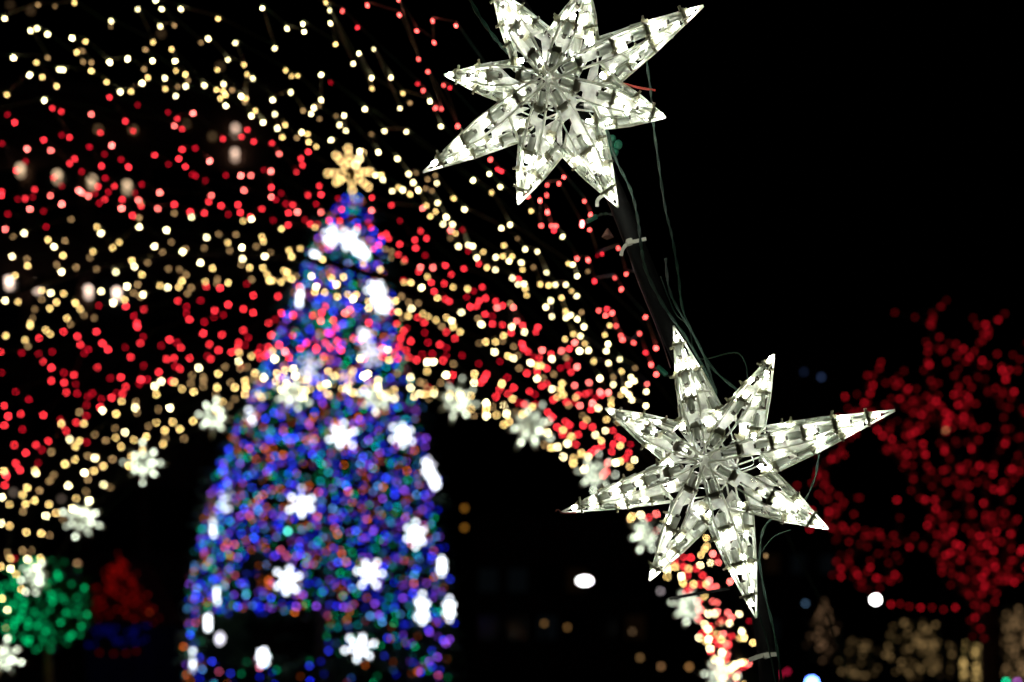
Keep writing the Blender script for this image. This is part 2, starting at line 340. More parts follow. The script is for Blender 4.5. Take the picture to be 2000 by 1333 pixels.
# steel hoops that carry the nets
for t, lab in ((6.28, 'black steel hoop at the far mouth of the tunnel, under the row of lit stars'),
               (4.25, 'black steel hoop half way along the tunnel behind the warm lights')):
    ring = [tunnel_pt(t, -.42 + (math.pi + .84) * i / 60, .045) for i in range(61)]
    base = tunnel_pt(t, 0); base.z = 0
    bm = bmesh.new(); tube(bm, ring, .014, 8)
    o = mesh_obj('tunnel_hoop', bm, BLACK, smooth=True)
    tag(o, lab, 'steel hoop', 'hoops of the tunnel')

# ------------------------------------------------------------------ the two big stars
PX = 1 / FPX
LED = emit('cool_white_led', (1, 1, .87), 84)
LEDS = [LED, emit('cool_white_led_dim', (.98, 1, .86), 58), emit('cool_white_led_bright', (1, 1, .9), 140)]
def cyl_mesh(name, n=12, r=1, ln=1, cap=False):
    bm = bmesh.new(); bmesh.ops.create_cone(bm, cap_ends=cap, segments=n, radius1=r, radius2=r * .93, depth=ln)
    me = bpy.data.meshes.new(name); bm.to_mesh(me); bm.free(); me.materials.append(TUBE)
    for p in me.polygons: p.use_smooth = True
    return me
SOCK = cyl_mesh('socket_tube', 14, 7.6 * PX, 27 * PX)
bm = bmesh.new()
tube(bm, [Vector((-3 * PX, 0, -11 * PX)), Vector((-3.4 * PX, 0, 4 * PX)), Vector((0, 0, 9 * PX)), Vector((3.4 * PX, 0, 4 * PX)), Vector((3 * PX, 0, -11 * PX))], 1.5 * PX, 4)
tube(bm, [Vector((0, 0, -13 * PX)), Vector((0, 0, -16.5 * PX))], 4.5 * PX, 6)
CONTACT = bpy.data.meshes.new('contact'); bm.to_mesh(CONTACT); bm.free(); CONTACT.materials.append(INNER)
bm = bmesh.new()
box(bm, Vector((0, 0, 0)), 35 * PX, 3.0 * PX, 4.6 * PX)
box(bm, Vector((0, 0, 0)), 19 * PX, 15 * PX, 7 * PX)
box(bm, Vector((0, 0, 6 * PX)), 15 * PX, 12 * PX, 7 * PX)
CLIPM = bpy.data.meshes.new('clip'); bm.to_mesh(CLIPM); bm.free(); CLIPM.materials.append(CLIP)
bm = bmesh.new()
bmesh.ops.create_cone(bm, cap_ends=True, segments=8, radius1=3.6 * PX, radius2=4.8 * PX, depth=12 * PX)
bmesh.ops.translate(bm, verts=bm.verts, vec=(0, 0, 6 * PX))
TIP = bpy.data.meshes.new('star_bulb'); bm.to_mesh(TIP); bm.free(); TIP.materials.append(LED)

def star(center, hub, tips, label, seed, depth=1.0):
    rnd = random.Random(seed)
    Cc = P(*center, depth); cp = Vector((0, 0, EYE))
    hd = (P(*hub, 1) - cp).normalized()
    D = .052
    Hh = cp + hd * ((Cc - cp).dot(hd) - D)
    nrm = (Hh - Cc).normalized(); D = (Hh - Cc).length
    def on_plane(px, py):
        d = (P(px, py, 1) - cp); s = (Cc - cp).dot(nrm) / d.dot(nrm); return cp + d * s
    T = [on_plane(*t) for t in tips]
    root = empty('star_ornament', Cc, label, 'lit star', 'lit plastic stars on the pole')
    V = []
    for i in range(8):
        a = (T[i] - Cc).normalized(); b = (T[(i + 1) % 8] - Cc).normalized(); m = (a + b).normalized()
        V.append(Cc + m * .0590 * rnd.uniform(.94, 1.06))
    # hub: overlapping clear discs and loops of lead wire
    bm = bmesh.new()
    x, y, z = frame_of(nrm)
    for dz, rr in ((D * .25, 30), (-D * .5, 26)):
        vs = [bm.verts.new(Cc + nrm * dz + (x * math.cos(k * math.pi / 8) + y * math.sin(k * math.pi / 8)) * rr * PX * rnd.uniform(.8, 1.1)) for k in range(16)]
        bm.faces.new(vs)
    mesh_obj('hub_plate', bm, PANEL, root)
    bm = bmesh.new()
    for k in range(8):
        a0 = rnd.uniform(0, 6.28); pts = []
        r0 = rnd.uniform(20, 55) * PX
        for j in range(6):
            a = a0 + j * rnd.uniform(.25, .5)
            pts.append(Cc + nrm * rnd.uniform(-.2, .7) * D * .8 + (x * math.cos(a) + y * math.sin(a)) * r0 * rnd.uniform(.5, 1.35))
        tube(bm, smooth_path(pts, 5), 1.25 * PX, 5)
    mesh_obj('lead_wire', bm, WIRE_W, root, smooth=True)
    for i in range(8):
        Tp = T[i]; axis = (Tp - Cc); L = axis.length; ax = axis.normalized(); lat = nrm.cross(ax).normalized()
        VR, VL = V[i], V[i - 1]           # neighbours round the ring
        if (VR - Cc).dot(lat) < (VL - Cc).dot(lat): VR, VL = VL, VR
        ro = bpy.data.objects.new('ray', None); ro.empty_display_size = .02; link(ro, root); ro.location = (Tp - Cc) * .5
        poff = Cc + (Tp - Cc) * .5
        H0 = Hh + ax * 7 * PX
        def ridge(f):                      # f 0 at hub, 1 at tip
            return H0.lerp(Tp, f)
        rdir = (Tp - H0).normalized(); rn = lat.cross(rdir).normalized()
        if rn.dot(nrm) < 0: rn = -rn
        def wid(f):
            w0 = 8 + 9 * min(1, f / .35)
            if f > .5: w0 = 17 * (1 - f) / .5 + 1.2
            return w0 * PX
        bm = bmesh.new(); bp = bmesh.new()
        RW, RH = 3.6 * PX, 5.2 * PX
        fs = [0, .12, .3, .5, .68, .80]
        for sgn in (-1, 1):
            prev = None
            for f in fs:
                q = ridge(f) + lat * sgn * wid(f)
                if prev is not None: beam(bm, prev, q, RW * .8, RH, rn)
                prev = q
        # outline rails, ties across the strip
        for sgn, Vv in ((-1, VL), (1, VR)):
            k1 = Tp.lerp(Vv, .55) + lat * sgn * 3.2 * PX
            beam(bm, Tp, k1, RW * .95, RH * .9, nrm); beam(bm, k1, Vv, RW * .95, RH * 1.2, nrm)
            # seam where the two half shells meet
            beam(bm, Tp.lerp(Vv, .3) - nrm * 4 * PX - lat * sgn * 1 * PX, Vv - nrm * 5 * PX - lat * sgn * 3 * PX, RW * .6, RH * .6, nrm)
            fbase = max(.30, .10 + .060 / (L))
            sb = ridge(fbase * .62) + lat * sgn * wid(fbase * .62)
            beam(bm, Vv, sb, RW, RH, rn)
            # perforated side panel: cells between strip edge and outline
            NS, NT = 9, 3
            def cell(s, t, off=0):
                e0 = ridge(fbase * .62 + (.93 - fbase * .62) * s); e0 = e0 + lat * sgn * wid(fbase * .62 + (.93 - fbase * .62) * s)
                e1 = Vv.lerp(Tp, .02 + .93 * s)
                return e0.lerp(e1, t) - nrm * off
            bq = bmesh.new(); gv = {}
            for a in range(NS + 1):
                for b in range(NT + 1):
                    gv[a, b] = bq.verts.new(cell(min(1, max(0, a / NS + (rnd.uniform(-.03, .03) if 0 < b < NT else 0))), min(1, max(0, b / NT + (rnd.uniform(-.06, .06) if 0 < b < NT else 0))), 8 * PX))
            for a in range(NS - 2):
                for b in range(NT):
                    if b != (a // 2) % 3 and rnd.random() < (.5 if a < 3 else .40): continue
                    bq.faces.new((gv[a, b], gv[a + 1, b], gv[a + 1, b + 1], gv[a, b + 1]))
            bmesh.ops.delete(bq, geom=[v for v in bq.verts if not v.link_faces], context='VERTS')
            mesh_obj('side_panel', bq, PANEL, ro)
            for s in (.22, .45, .66):
                beam(bm, cell(s, 0), cell(s, 1), RW * .55, RH * .7, rn)
            for s0, s1 in ((0, .3), (.3, .62)):
                beam(bm, cell(s0, .5), cell(s1, .5), RW * .45, RH * .6, rn)
        # ridge strip panel pieces between the sockets
        gv = {}
        for a in range(12):
            f = .08 + a * .07
            for b, la_ in enumerate((-.92, rnd.uniform(-.25, .25), .92)):
                gv[a, b] = bp.verts.new(ridge(f) - rn * 10 * PX + lat * la_ * wid(f))
        gone = None
        for a in range(11):
            for b in (0, 1):
                if gone != (a, 1 - b) and (a - 1, 1 - b) != gone and rnd.random() < .55: gone = (a, b); continue
                bp.faces.new((gv[a, b], gv[a + 1, b], gv[a + 1, b + 1], gv[a, b + 1]))
        bmesh.ops.delete(bp, geom=[v for v in bp.verts if not v.link_faces], context='VERTS')
        # back half: a plainer frame meeting at a rear hub
        Bk = Cc - nrm * D * .8
        for sgn, Vv in ((-1, VL), (1, VR)):
            beam(bm, Bk + lat * sgn * 9 * PX, Tp.lerp(Bk, .24) + lat * sgn * 5 * PX, RW * .8, RH * .8, nrm)
            beam(bm, Vv, Bk.lerp(Tp, .25) + lat * sgn * 12 * PX, RW * .7, RH * .7, nrm)
        bq = bmesh.new()
        q0 = Bk.lerp(Tp, .12)
        gb = {}
        for a in range(8):
            for b, (ed, tt) in enumerate(((VL, 1), (VL, .5), (VL, 0), (VR, .5), (VR, 1))):
                s_ = a / 7
                A_ = q0.lerp(Tp, (.76 * s_)); B_ = ed.lerp(Tp, (.76 * s_))
                ji = rnd.uniform(-.12, .12) if tt == .5 else 0
                gb[a, b] = bq.verts.new(A_.lerp(B_, tt + ji) + ax * (rnd.uniform(-4, 4) * PX if 0 < a < 7 else 0))
        for a in range(7):
            for b in range(4):
                if a % 4 != b and rnd.random() < .42: continue
                bq.faces.new((gb[a, b], gb[a + 1, b], gb[a + 1, b + 1], gb[a, b + 1]))
        bmesh.ops.delete(bq, geom=[v for v in bq.verts if not v.link_faces], context='VERTS')
        mesh_obj('back_panel', bq, PANEL, ro)
        mesh_obj('frame', bm, RAIL, ro)
        po = mesh_obj('ridge_panel', bp, PANEL, ro)
        # lamps: a row on the ridge, rows on both side faces
        Lp = L / PX
        rows = []
        nc = 5 if Lp > 315 else 4 if Lp > 280 else 3
        for q in range(nc):
            f = (.14 + (.80 - .14) * q / (nc - 1)) + rnd.uniform(-.015, .015)
            f = max(f, .1)
            rows.append((ridge(f) + rn * 1 * PX, rdir, rn, lat, 1.0, q == 0))
        ns = 3 if Lp > 315 else 2
        for sgn, Vv in ((-1, VL), (1, VR)):
            for q in range(ns):
                s = .12 + .22 * q + (0 if ns == 3 else .10 * q) + rnd.uniform(-.02, .02)
                e0 = ridge(max(.3, .22 + .6 * s)) + lat * sgn * 16 * PX; e1 = Vv.lerp(Tp, s)
                c = e1.lerp(e0, .32) - nrm * 0 * PX
                d = (Tp - Vv).normalized()
                if rnd.random() < .3: d = -d
                fn = d.cross(lat).normalized()
                if fn.dot(nrm) < 0: fn = -fn
                rows.append((c, d, fn, lat, .92, False))
        bd = (Tp - Bk).normalized()
        for f in (.25, .5, .72): rows.append((Bk.lerp(Tp, f) + nrm * 5 * PX, bd, -nrm, lat, .95, False))
        for c, d, fn, la, sc, dark in rows:
            x_ = la - d * la.dot(d); x_.normalize(); y_ = d.cross(x_)
            M = Matrix(((x_.x, y_.x, d.x, c.x), (x_.y, y_.y, d.y, c.y), (x_.z, y_.z, d.z, c.z), (0, 0, 0, 1)))
            Ms = M @ Matrix.Scale(sc, 4)
            s_ = inst('socket', SOCK, TUBE, ro, Ms, poff)
            inst('contact', CONTACT, INNER, ro, Ms, poff)
            inst('clip', CLIPM, CLIP, ro, Ms @ Matrix.Translation((0, 0, 15 * PX)), poff)
            # clip sits astride the rails
            if not dark:
                m = LEDS[0] if rnd.random() < .5 else LEDS[2] if rnd.random() < .5 else LEDS[1]
                inst('bulb', TIP, m, ro, Ms @ Matrix.Translation((0, 0, 24 * PX)), poff)
    return root, Cc, nrm

star((1402, 913), (1373, 898), [(1316, 637), (1512, 692), (1748, 802), (1618, 1034), (1477, 1208), (1268, 1135), (1095, 1002), (1182, 798)],
     'whole eight-pointed lit plastic star hanging lower, in front of the red lights and dark trees', 3)
star((1092, 181), (1068, 151), [(958, -27), (1149, -34), (1374, 12), (1300, 230), (1207, 405), (1012, 400), (826, 337), (868, 147)],
     'eight-pointed lit plastic star at the top with two points out of the picture', 11)

# ------------------------------------------------------------------ pole, ties and cables beside the stars
pole = smooth_path([P(930, -120, 1.10), P(1040, 60, 1.09), P(1130, 230, 1.08), P(1205, 390, 1.075), P(1245, 490, 1.07), P(1310, 650, 1.07), P(1385, 830, 1.07),
                    P(1440, 1000, 1.07), P(1478, 1160, 1.07), P(1500, 1300, 1.07), P(1510, 1600, 1.07), P(1514, 2600, 1.07), P(1515, 4200, 1.07)], 5)
bm = bmesh.new(); tube(bm, pole, .0105, 12)
tag(mesh_obj('arch_pole', bm, BLACK, smooth=True), 'slim black curved pole that the two big stars are tied to', 'pole')

def cable(pts, r, label, m=GREEN, twist=0, n=6, group='green cables by the pole', name='cable', cat='cable'):
    path = smooth_path(pts, 8)
    bm = bmesh.new()
    if twist:
        for ph in (0, math.pi):
            q = []
            for i, p in enumerate(path):
                a = path[max(i - 1, 0)]; b = path[min(i + 1, len(path) - 1)]
                x, y, z = frame_of(b - a, Vector((.3, .9, .1)))
                an = i * twist + ph
                q.append(p + (x * math.cos(an) + y * math.sin(an)) * r)
            tube(bm, q, r, n)
    else:
        tube(bm, path, r, n)
    o = mesh_obj(name, bm, m, smooth=True)
    return tag(o, label, cat, group)
cable([P(1262, 115, 1.02), P(1271, 180, 1.02), P(1276, 240, 1.02), P(1288, 330, 1.02), P(1300, 410, 1.02), P(1312, 460, 1.02), P(1324, 530, 1.03), P(1335, 610, 1.04), P(1372, 690, 1.05), P(1400, 770, 1.06)],
      1.5 * PX, 'thin twisted green cable dropping from the long right point of the upper star', twist=.8)
cable([P(1183, 240, 1.04), P(1202, 310, 1.03), P(1232, 372, 1.03), P(1246, 430, 1.03), P(1252, 480, 1.03), P(1262, 530, 1.04), P(1298, 600, 1.04), P(1340, 660, 1.05), P(1380, 730, 1.05), P(1410, 800, 1.06)],
      1.7 * PX, 'twisted green cable from the dark green plug down to the lower star', twist=.8)
cable([P(1600, 885, 1.02), P(1590, 940, 1.02), P(1560, 990, 1.03), P(1500, 1020, 1.03), P(1484, 1080, 1.03), P(1492, 1150, 1.03), P(1515, 1250, 1.03), P(1530, 1360, 1.03)],
      1.5 * PX, 'thin green cable looping under the right point of the lower star to the bottom edge', twist=.7)
cable([P(1545, 1035, 1.03), P(1508, 1052, 1.03), P(1480, 1100, 1.04), P(1478, 1180, 1.04), P(1500, 1260, 1.05), P(1520, 1360, 1.05)],
      1.3 * PX, 'thin green cable under the lower star, nearer the pole than the looping one')
cable([P(1300, 505, 1.06), P(1306, 560, 1.05), P(1322, 600, 1.05), P(1352, 650, 1.06), P(1392, 720, 1.06), P(1450, 770, 1.06), P(1480, 800, 1.07)],
      1.6 * PX, 'short green cable in the bundle just above the lower star', twist=.6)
cable([P(1290, 540, 1.07), P(1318, 610, 1.06), P(1345, 640, 1.07), P(1365, 700, 1.07), P(1440, 690, 1.08), P(1460, 740, 1.08), P(1440, 810, 1.08)],
      1.4 * PX, 'slack green cable arching out right above the lower star')
cable([P(905, -30, 1.07), P(935, 30, 1.06), P(975, 85, 1.06), P(1000, 110, 1.06), P(1035, 150, 1.07)],
      2.3 * PX, 'thick twisted green cable behind the top left point of the upper star', twist=.9)
cable([P(1190, 350, 1.1), P(1215, 440, 1.12), P(1235, 520, 1.12), P(1262, 590, 1.12), P(1290, 660, 1.12), P(1310, 720, 1.12)],
      .7 * PX, 'fine grey pink wire stretched straight behind the pole between the stars', m=mat('grey_pink_wire', (.22, .13, .13), .4), name='support_wire', cat='wire', group=None)
cable([P(1185, 155, 1.03), P(1215, 163, 1.02), P(1245, 171, 1.02), P(1280, 177, 1.02)], 2.2 * PX,
      'short red cord sticking out right behind the upper star', m=REDW, name='frayed_cord', cat='cord', group=None)
cable([P(1125, 1002, .99), P(1100, 1003, .985), P(1090, 996, .985), P(1084, 1000, .985)], 1.6 * PX,
      'tiny hooked red wire end on the left tip of the lower star', m=REDW, name='wire_end', cat='wire', group=None)
# first lamp of the red net, with its green holder, near enough to be sharp
def husk(pts, r, label):
    path = smooth_path(pts, 5); bm = bmesh.new(); tube(bm, path, r, 10)
    root = empty('lamp_holder', path[0], label, 'lamp holder', 'green lamp holders by the pole')
    mesh_obj('holder', bm, GREENP, root, smooth=True)
    return root, path
h, pth = husk([P(1146, 433, 1.14), P(1165, 423, 1.14)], 5.5 * PX, 'green lamp holder with a red lamp, on a bent green wire by the pole')
inst('bulb', BULB, emit('near_red_lamp', (1, .16, .16), 7), h, Matrix.Translation(P(1137, 438, 1.14)) @ Matrix.Scale(.0034, 4), pth[0])
cable([P(1165, 423, 1.14), P(1180, 418, 1.13), P(1200, 420, 1.12), P(1216, 432, 1.11), P(1230, 446, 1.09)], 1.7 * PX, 'bent green wire leading from the green lamp holder round the pole', twist=.7)
h, pth = husk([P(1283, 716, 1.16), P(1302, 733, 1.16)], 6 * PX, 'green lamp holder left of the top point of the lower star')
cable([P(1302, 733, 1.16), P(1322, 742, 1.14), P(1345, 760, 1.1)], 1.7 * PX, 'short green wire behind the upper left of the lower star', twist=.7)

# plug hanging behind the upper star
bm = bmesh.new()
for (x, y, s) in ((1188, 285, 20), (1200, 298, 15), (1196, 272, 14), (1207, 283, 16)):
    bmesh.ops.create_icosphere(bm, subdivisions=2, radius=s * PX * .62, matrix=Matrix.Translation(P(x, y, 1.09)))
tube(bm, [P(1183, 246, 1.08), P(1184, 270, 1.085)], 2 * PX, 6)
tag(mesh_obj('cable_plug', bm, GREENP, smooth=True), 'dark green lumpy plug hanging just right of the upper star', 'plug')

def cable_tie(pts, lock, label, wdt=7, d=1.055):
    base = P(*lock, d)
    root = empty('cable_tie', base, label, 'cable tie', 'pale cable ties round the pole')
    path = smooth_path([P(x, y, d) for x, y in pts], 6)
    bm = bmesh.new()
    for a, b in zip(path, path[1:]): beam(bm, a, b + (b - a) * .05, 1.6 * PX, wdt * PX, (b - a).cross(Vector((0, 1, 0))).normalized())
    mesh_obj('strap', bm, TIE, root)
    bm = bmesh.new(); x, y, z = Vector((1, 0, 0)), Vector((0, 1, 0)), Vector((0, 0, 1))
    box(bm, base - y * 2 * PX, 13 * PX, 11 * PX, 12 * PX, (Vector((.95, 0, .3)).normalized(), y, Vector((-.3, 0, .95)).normalized()))
    bmesh.ops.bevel(bm, geom=bm.edges[:], offset=1.5 * PX, segments=2, affect='EDGES')
    mesh_obj('lock', bm, TIE, root)
cable_tie([(1213, 500), (1217, 486), (1228, 475), (1240, 472), (1253, 469), (1262, 467)], (1229, 474), 'pale cable tie with its tail sticking out right, midway between the stars')
cable_tie([(1166, 404), (1167, 392), (1176, 383), (1190, 377), (1212, 372)], (1186, 379), 'pale cable tie looped behind the lowest point of the upper star', d=1.07)
cable_tie([(1462, 1290), (1475, 1285), (1488, 1281), (1502, 1279), (1515, 1278), (1521, 1277)], (1497, 1281), 'pale cable tie round the pole at the bottom of the picture', wdt=9)
bm = bmesh.new()
a = smooth_path([P(1425, 1150, 1.04), P(1380, 1157, 1.03), P(1345, 1163, .99), P(1308, 1170, .93)], 6)
for p, q in zip(a, a[1:]): beam(bm, p, q + (q - p) * .05, 1.5 * PX, 5.5 * PX, Vector((0, 0, 1)))
tag(mesh_obj('black_cable_tie', bm, BLACK), 'black cable tie tail pointing left beneath the lower star', 'cable tie')
# dull lamp cover hanging by the wire
bm = bmesh.new()
bmesh.ops.create_cone(bm, cap_ends=True, segments=4, radius1=14 * PX, radius2=1 * PX, depth=20 * PX, matrix=Matrix.Translation(P(1187, 455, 1.13)))
tag(mesh_obj('wire_clamp', bm, mat('dull_pink_plastic', (.2, .11, .09), .5)), 'small dull triangular clamp on the fine wire beside the red lamps', 'clamp')
# ------------------------------------------------------------------ small lit stars along the far mouth of the tunnel
def orn_mesh():
    bm = bmesh.new()
    n = Vector((0, -1, 0)); hub = n * .035
    for i in range(8):
        a = i * math.pi / 4; L = .135 if i % 2 == 0 else .115
        d = Vector((math.sin(a), 0, math.cos(a))); l = Vector((math.cos(a), 0, -math.sin(a)))
        T = d * L
        for s in (-1, 1):
            v = (d * .045 + l * s * .019)
            beam(bm, T, v, .0035, .004, n); beam(bm, hub, T, .003, .004, n); beam(bm, v, hub * .6, .003, .003, n)
            f = [bm.verts.new(q) for q in (hub, T * .96, v)]; bm.faces.new(f)
            beam(bm, -hub, T, .003, .003, n)
    me = bpy.data.meshes.new('star_frame'); bm.to_mesh(me); bm.free(); me.materials.append(PETAL)
    return me
ORN = orn_mesh()
OLS = [emit('pale_green_white_led_%d' % j, (.90, 1, .78), v) for j, v in enumerate((3, 6, 10))]
arch_stars = [
    (280, 905, 1.0, 0, 'small lit star at the far arch, left of the tree, just above its shoulder'),
    (420, 815, .95, 10, 'small lit star at the far arch overlapping the left edge of the tree'),
    (570, 772, .95, 22, 'small lit star at the far arch in front of the tree, left of centre'),
    (735, 775, .95, 5, 'small lit star at the far arch in front of the tree, right of centre'),
    (893, 782, 1.0, 14, 'small lit star at the far arch just right of the tree'),
    (1035, 832, 1.1, 30, 'small lit star at the far arch midway between the tree and the lower star'),
    (1165, 925, .9, 8, 'far arch star half hidden by the left point of the big lower star'),
    (1262, 1042, 1.0, 26, 'small lit star at the far arch under the left point of the lower star'),
    (1345, 1185, 1.0, 12, 'small lit star at the far arch by the black cable tie tail'),
    (1405, 1318, 1.0, 3, 'small lit star at the far arch where its right leg meets the bottom edge'),
    (162, 1015, 1.0, 20, 'small lit star at the far arch above the green lit shrub, amid warm lights'),
    (70, 1128, .95, 35, 'small lit star at the far arch overlapping the green lit shrub'),
    (5, 1285, 1.05, 15, 'small lit star at the far arch on the left edge of the picture'),
]
for px, py, sc, rot, lab in arch_stars:
    p, t = on_tunnel(px, py)
    d = min(6.2, max(5.3, p.y)) - .05
    p = P(px, py, d)
    root = empty('small_star', p, lab, 'lit star', 'small lit stars along the far arch')
    yaw = random.uniform(-.35, .35)
    M = Matrix.Rotation(yaw, 4, 'Z') @ Matrix.Rotation(R(rot), 4, 'Y') @ Matrix.Scale(sc, 4)
    fr = bpy.data.objects.new('frame', ORN); link(fr, root); fr.matrix_basis = M
    for i in range(8):
        a = i * math.pi / 4
        for rr in (.11 if i % 2 == 0 else .094, .062, .028 if i % 2 else .045):
            rr *= random.uniform(.88, 1.08)
            if random.random() < .12: continue
            b = bpy.data.objects.new('bulb', BULB); link(b, root)
            b.material_slots[0].link = 'OBJECT'; b.material_slots[0].material = random.choice(OLS)
            b.matrix_basis = M @ Matrix.Translation((math.sin(a) * rr, -.018, math.cos(a) * rr)) @ Matrix.Scale(.0062, 4)

# ------------------------------------------------------------------ big christmas tree
TD = 14.0
prof = [(372, 3), (400, 26), (450, 58), (500, 78), (550, 92), (600, 105), (700, 142), (800, 178), (900, 212), (1000, 235), (1100, 256), (1200, 268), (1300, 272), (1400, 280)]
prof = [(a, b * .94) for a, b in prof]
def half(py):
    for (a, ra), (b, rb) in zip(prof, prof[1:]):
        if a <= py <= b: return ra + (rb - ra) * (py - a) / (b - a)
    return prof[0][1] if py < prof[0][0] else prof[-1][1]
def tree_axis(py): return 690 + (632 - 690) * min(1, max(0, (py - 372) / 700))
KT = TD / FPX
def tree_pt(py, phi, k=1.0):
    r = half(py) * KT * k
    c = P(tree_axis(py), py, TD)
    return c + Vector((r * math.cos(phi), -r * math.sin(phi), 0)), c
base = P(632, 1250, TD); base.z = 0
tree = empty('christmas_tree', base, 'tall dark green christmas tree beyond the arch, covered in coloured lights and white snowflakes', 'christmas tree')
bm = bmesh.new(); tube(bm, [base, P(640, 900, TD), P(688, 375, TD)], .16, 10, taper=.12)
mesh_obj('trunk', bm, mat('dark_bark', (.06, .04, .025), .9, noise=8), tree)
bm = bmesh.new()
rt = random.Random(5)
for i in range(5200):
    py = 375 + (1405 - 375) * math.sqrt(rt.random()); phi = rt.uniform(-.9, math.pi + .9)
    if 1212 < py < 1278 and math.sin(phi) > .3 and -.75 < math.cos(phi) < .25: continue
    a, c = tree_pt(py, phi, rt.uniform(.55, .98))
    out = (a - c); out.z = 0
    if out.length < 1e-4: continue
    out.normalize(); sd = Vector((-out.y, out.x, 0))
    L = rt.uniform(.16, .34); dirv = (out + Vector((0, 0, rt.uniform(-.45, .15))) + sd * rt.uniform(-.6, .6)).normalized()
    wv = dirv.cross(Vector((0, 0, 1))).normalized() * L * .22
    v = [bm.verts.new(q) for q in (a, a + dirv * L * .5 + wv, a + dirv * L, a + dirv * L * .5 - wv + Vector((0, 0, .04)))]
    bm.faces.new(v)
mesh_obj('crown', bm, mat('fir_needles', (.03, .07, .03), .7, noise=5), tree)

TC = {'blue': ((.03, .05, 1), .75), 'deep_blue': ((.01, .02, 1), .42), 'violet': ((.33, .08, 1), .42), 'teal': ((0, .55, .62), .30), 'green': ((0, .6, .2), .26),
      'orange': ((1, .19, .02), .32), 'pink': ((1, .14, .3), .38), 'sky': ((.12, .4, 1), .42)}
TCW = ['blue'] * 7 + ['deep_blue'] * 5 + ['violet'] * 5 + ['teal'] * 4 + ['green'] * 6 + ['orange'] * 5 + ['pink'] * 2 + ['sky'] * 3
TR = .0135
def tmat(k, lev): return emit(f'tree_lamp_{k}_{lev}', TC[k][0], power(TC[k][1], TR, TD) * lev * .30)
levels = 13
edges = [388, 470, 550, 625, 695, 765, 830, 895, 960, 1025, 1090, 1155, 1225, 1340]
where = ['topmost string of coloured lights, just under the gold tree topper', 'second string of coloured lights down the tree, round the bright white crown',
         'string of coloured lights on the tree by the two white flakes near the top', 'string of coloured lights on the tree level with the red net',
         'string of coloured lights on the tree level with the farthest warm net', 'string of coloured lights on the tree behind the small arch stars',
         'string of coloured lights on the tree by the two large bright snowflakes', 'string of coloured lights just under the two large bright snowflakes',
         'string of coloured lights across the tree at the big pale snowflake', 'string of coloured lights around the single bright teal lamp',
         'string of coloured lights across the tree through the snowflake pair', 'string of coloured lights just above the dark gap in the tree', 'lowest string of coloured lights, round the dark gap in the tree']
for i in range(levels):
    y0, y1 = edges[i], edges[i + 1]
    w = (half(y0) + half(y1)); cnt = int(w * (y1 - y0) / 100)
    cnt = min(298, max(24, cnt))
    c0 = P(tree_axis(y0), y0, TD)
    root = empty('coloured_light_string', c0, where[i], 'light string', 'coloured light strings round the tree')
    line = []
    rows = 4
    for q in range(cnt):
        u = q / cnt
        k = u * rows; rowi = int(k); f = k - rowi
        if rowi % 2: f = 1 - f
        phi = math.acos(max(-1, min(1, 1 - 2 * f + rt.uniform(-.03, .03))))
        py = y0 + (y1 - y0) * (rowi + .5 + rt.uniform(-.75, .75)) / rows
        if 1205 < py < 1275 and math.sin(phi) > .35 and -.80 < math.cos(phi) < .2: continue
        if py >= 1275 and -.75 < math.cos(phi) < .7 and rt.random() < .6: continue
        if 1085 < py < 1165 and -.45 < math.cos(phi) < -.05 and rt.random() < .55: continue
        p, c = tree_pt(py, phi, rt.uniform(.93, 1.03))
        line.append(p)
    bm = bmesh.new(); tube(bm, [p - Vector((0, 0, .02)) for p in line], .004, 3)
    mesh_obj('wire', bm, GREEN, root)
    for p in line:
        k = rt.choice(TCW); lev = rt.choice((.2, .4, .7, 1, 2.2))
        inst('bulb', GLOBE, tmat(k, lev), root, Matrix.Translation(p) @ Matrix.Scale(TR, 4), c0)
p = P(562, 1038, TD - 1.7)
o = empty('teal_lamp', p, 'single bright teal lamp on the left half of the tree', 'lamp')
inst('bulb', GLOBE, emit('teal_bright', (.12, .9, .7), power(.75, .02, 12)), o, Matrix.Translation(p) @ Matrix.Scale(.02, 4), p)
bm = bmesh.new(); tube(bm, [p + Vector((0, .03, .015)), p + Vector((0, .11, .04))], .012, 6); mesh_obj('socket', bm, GREENP, o)

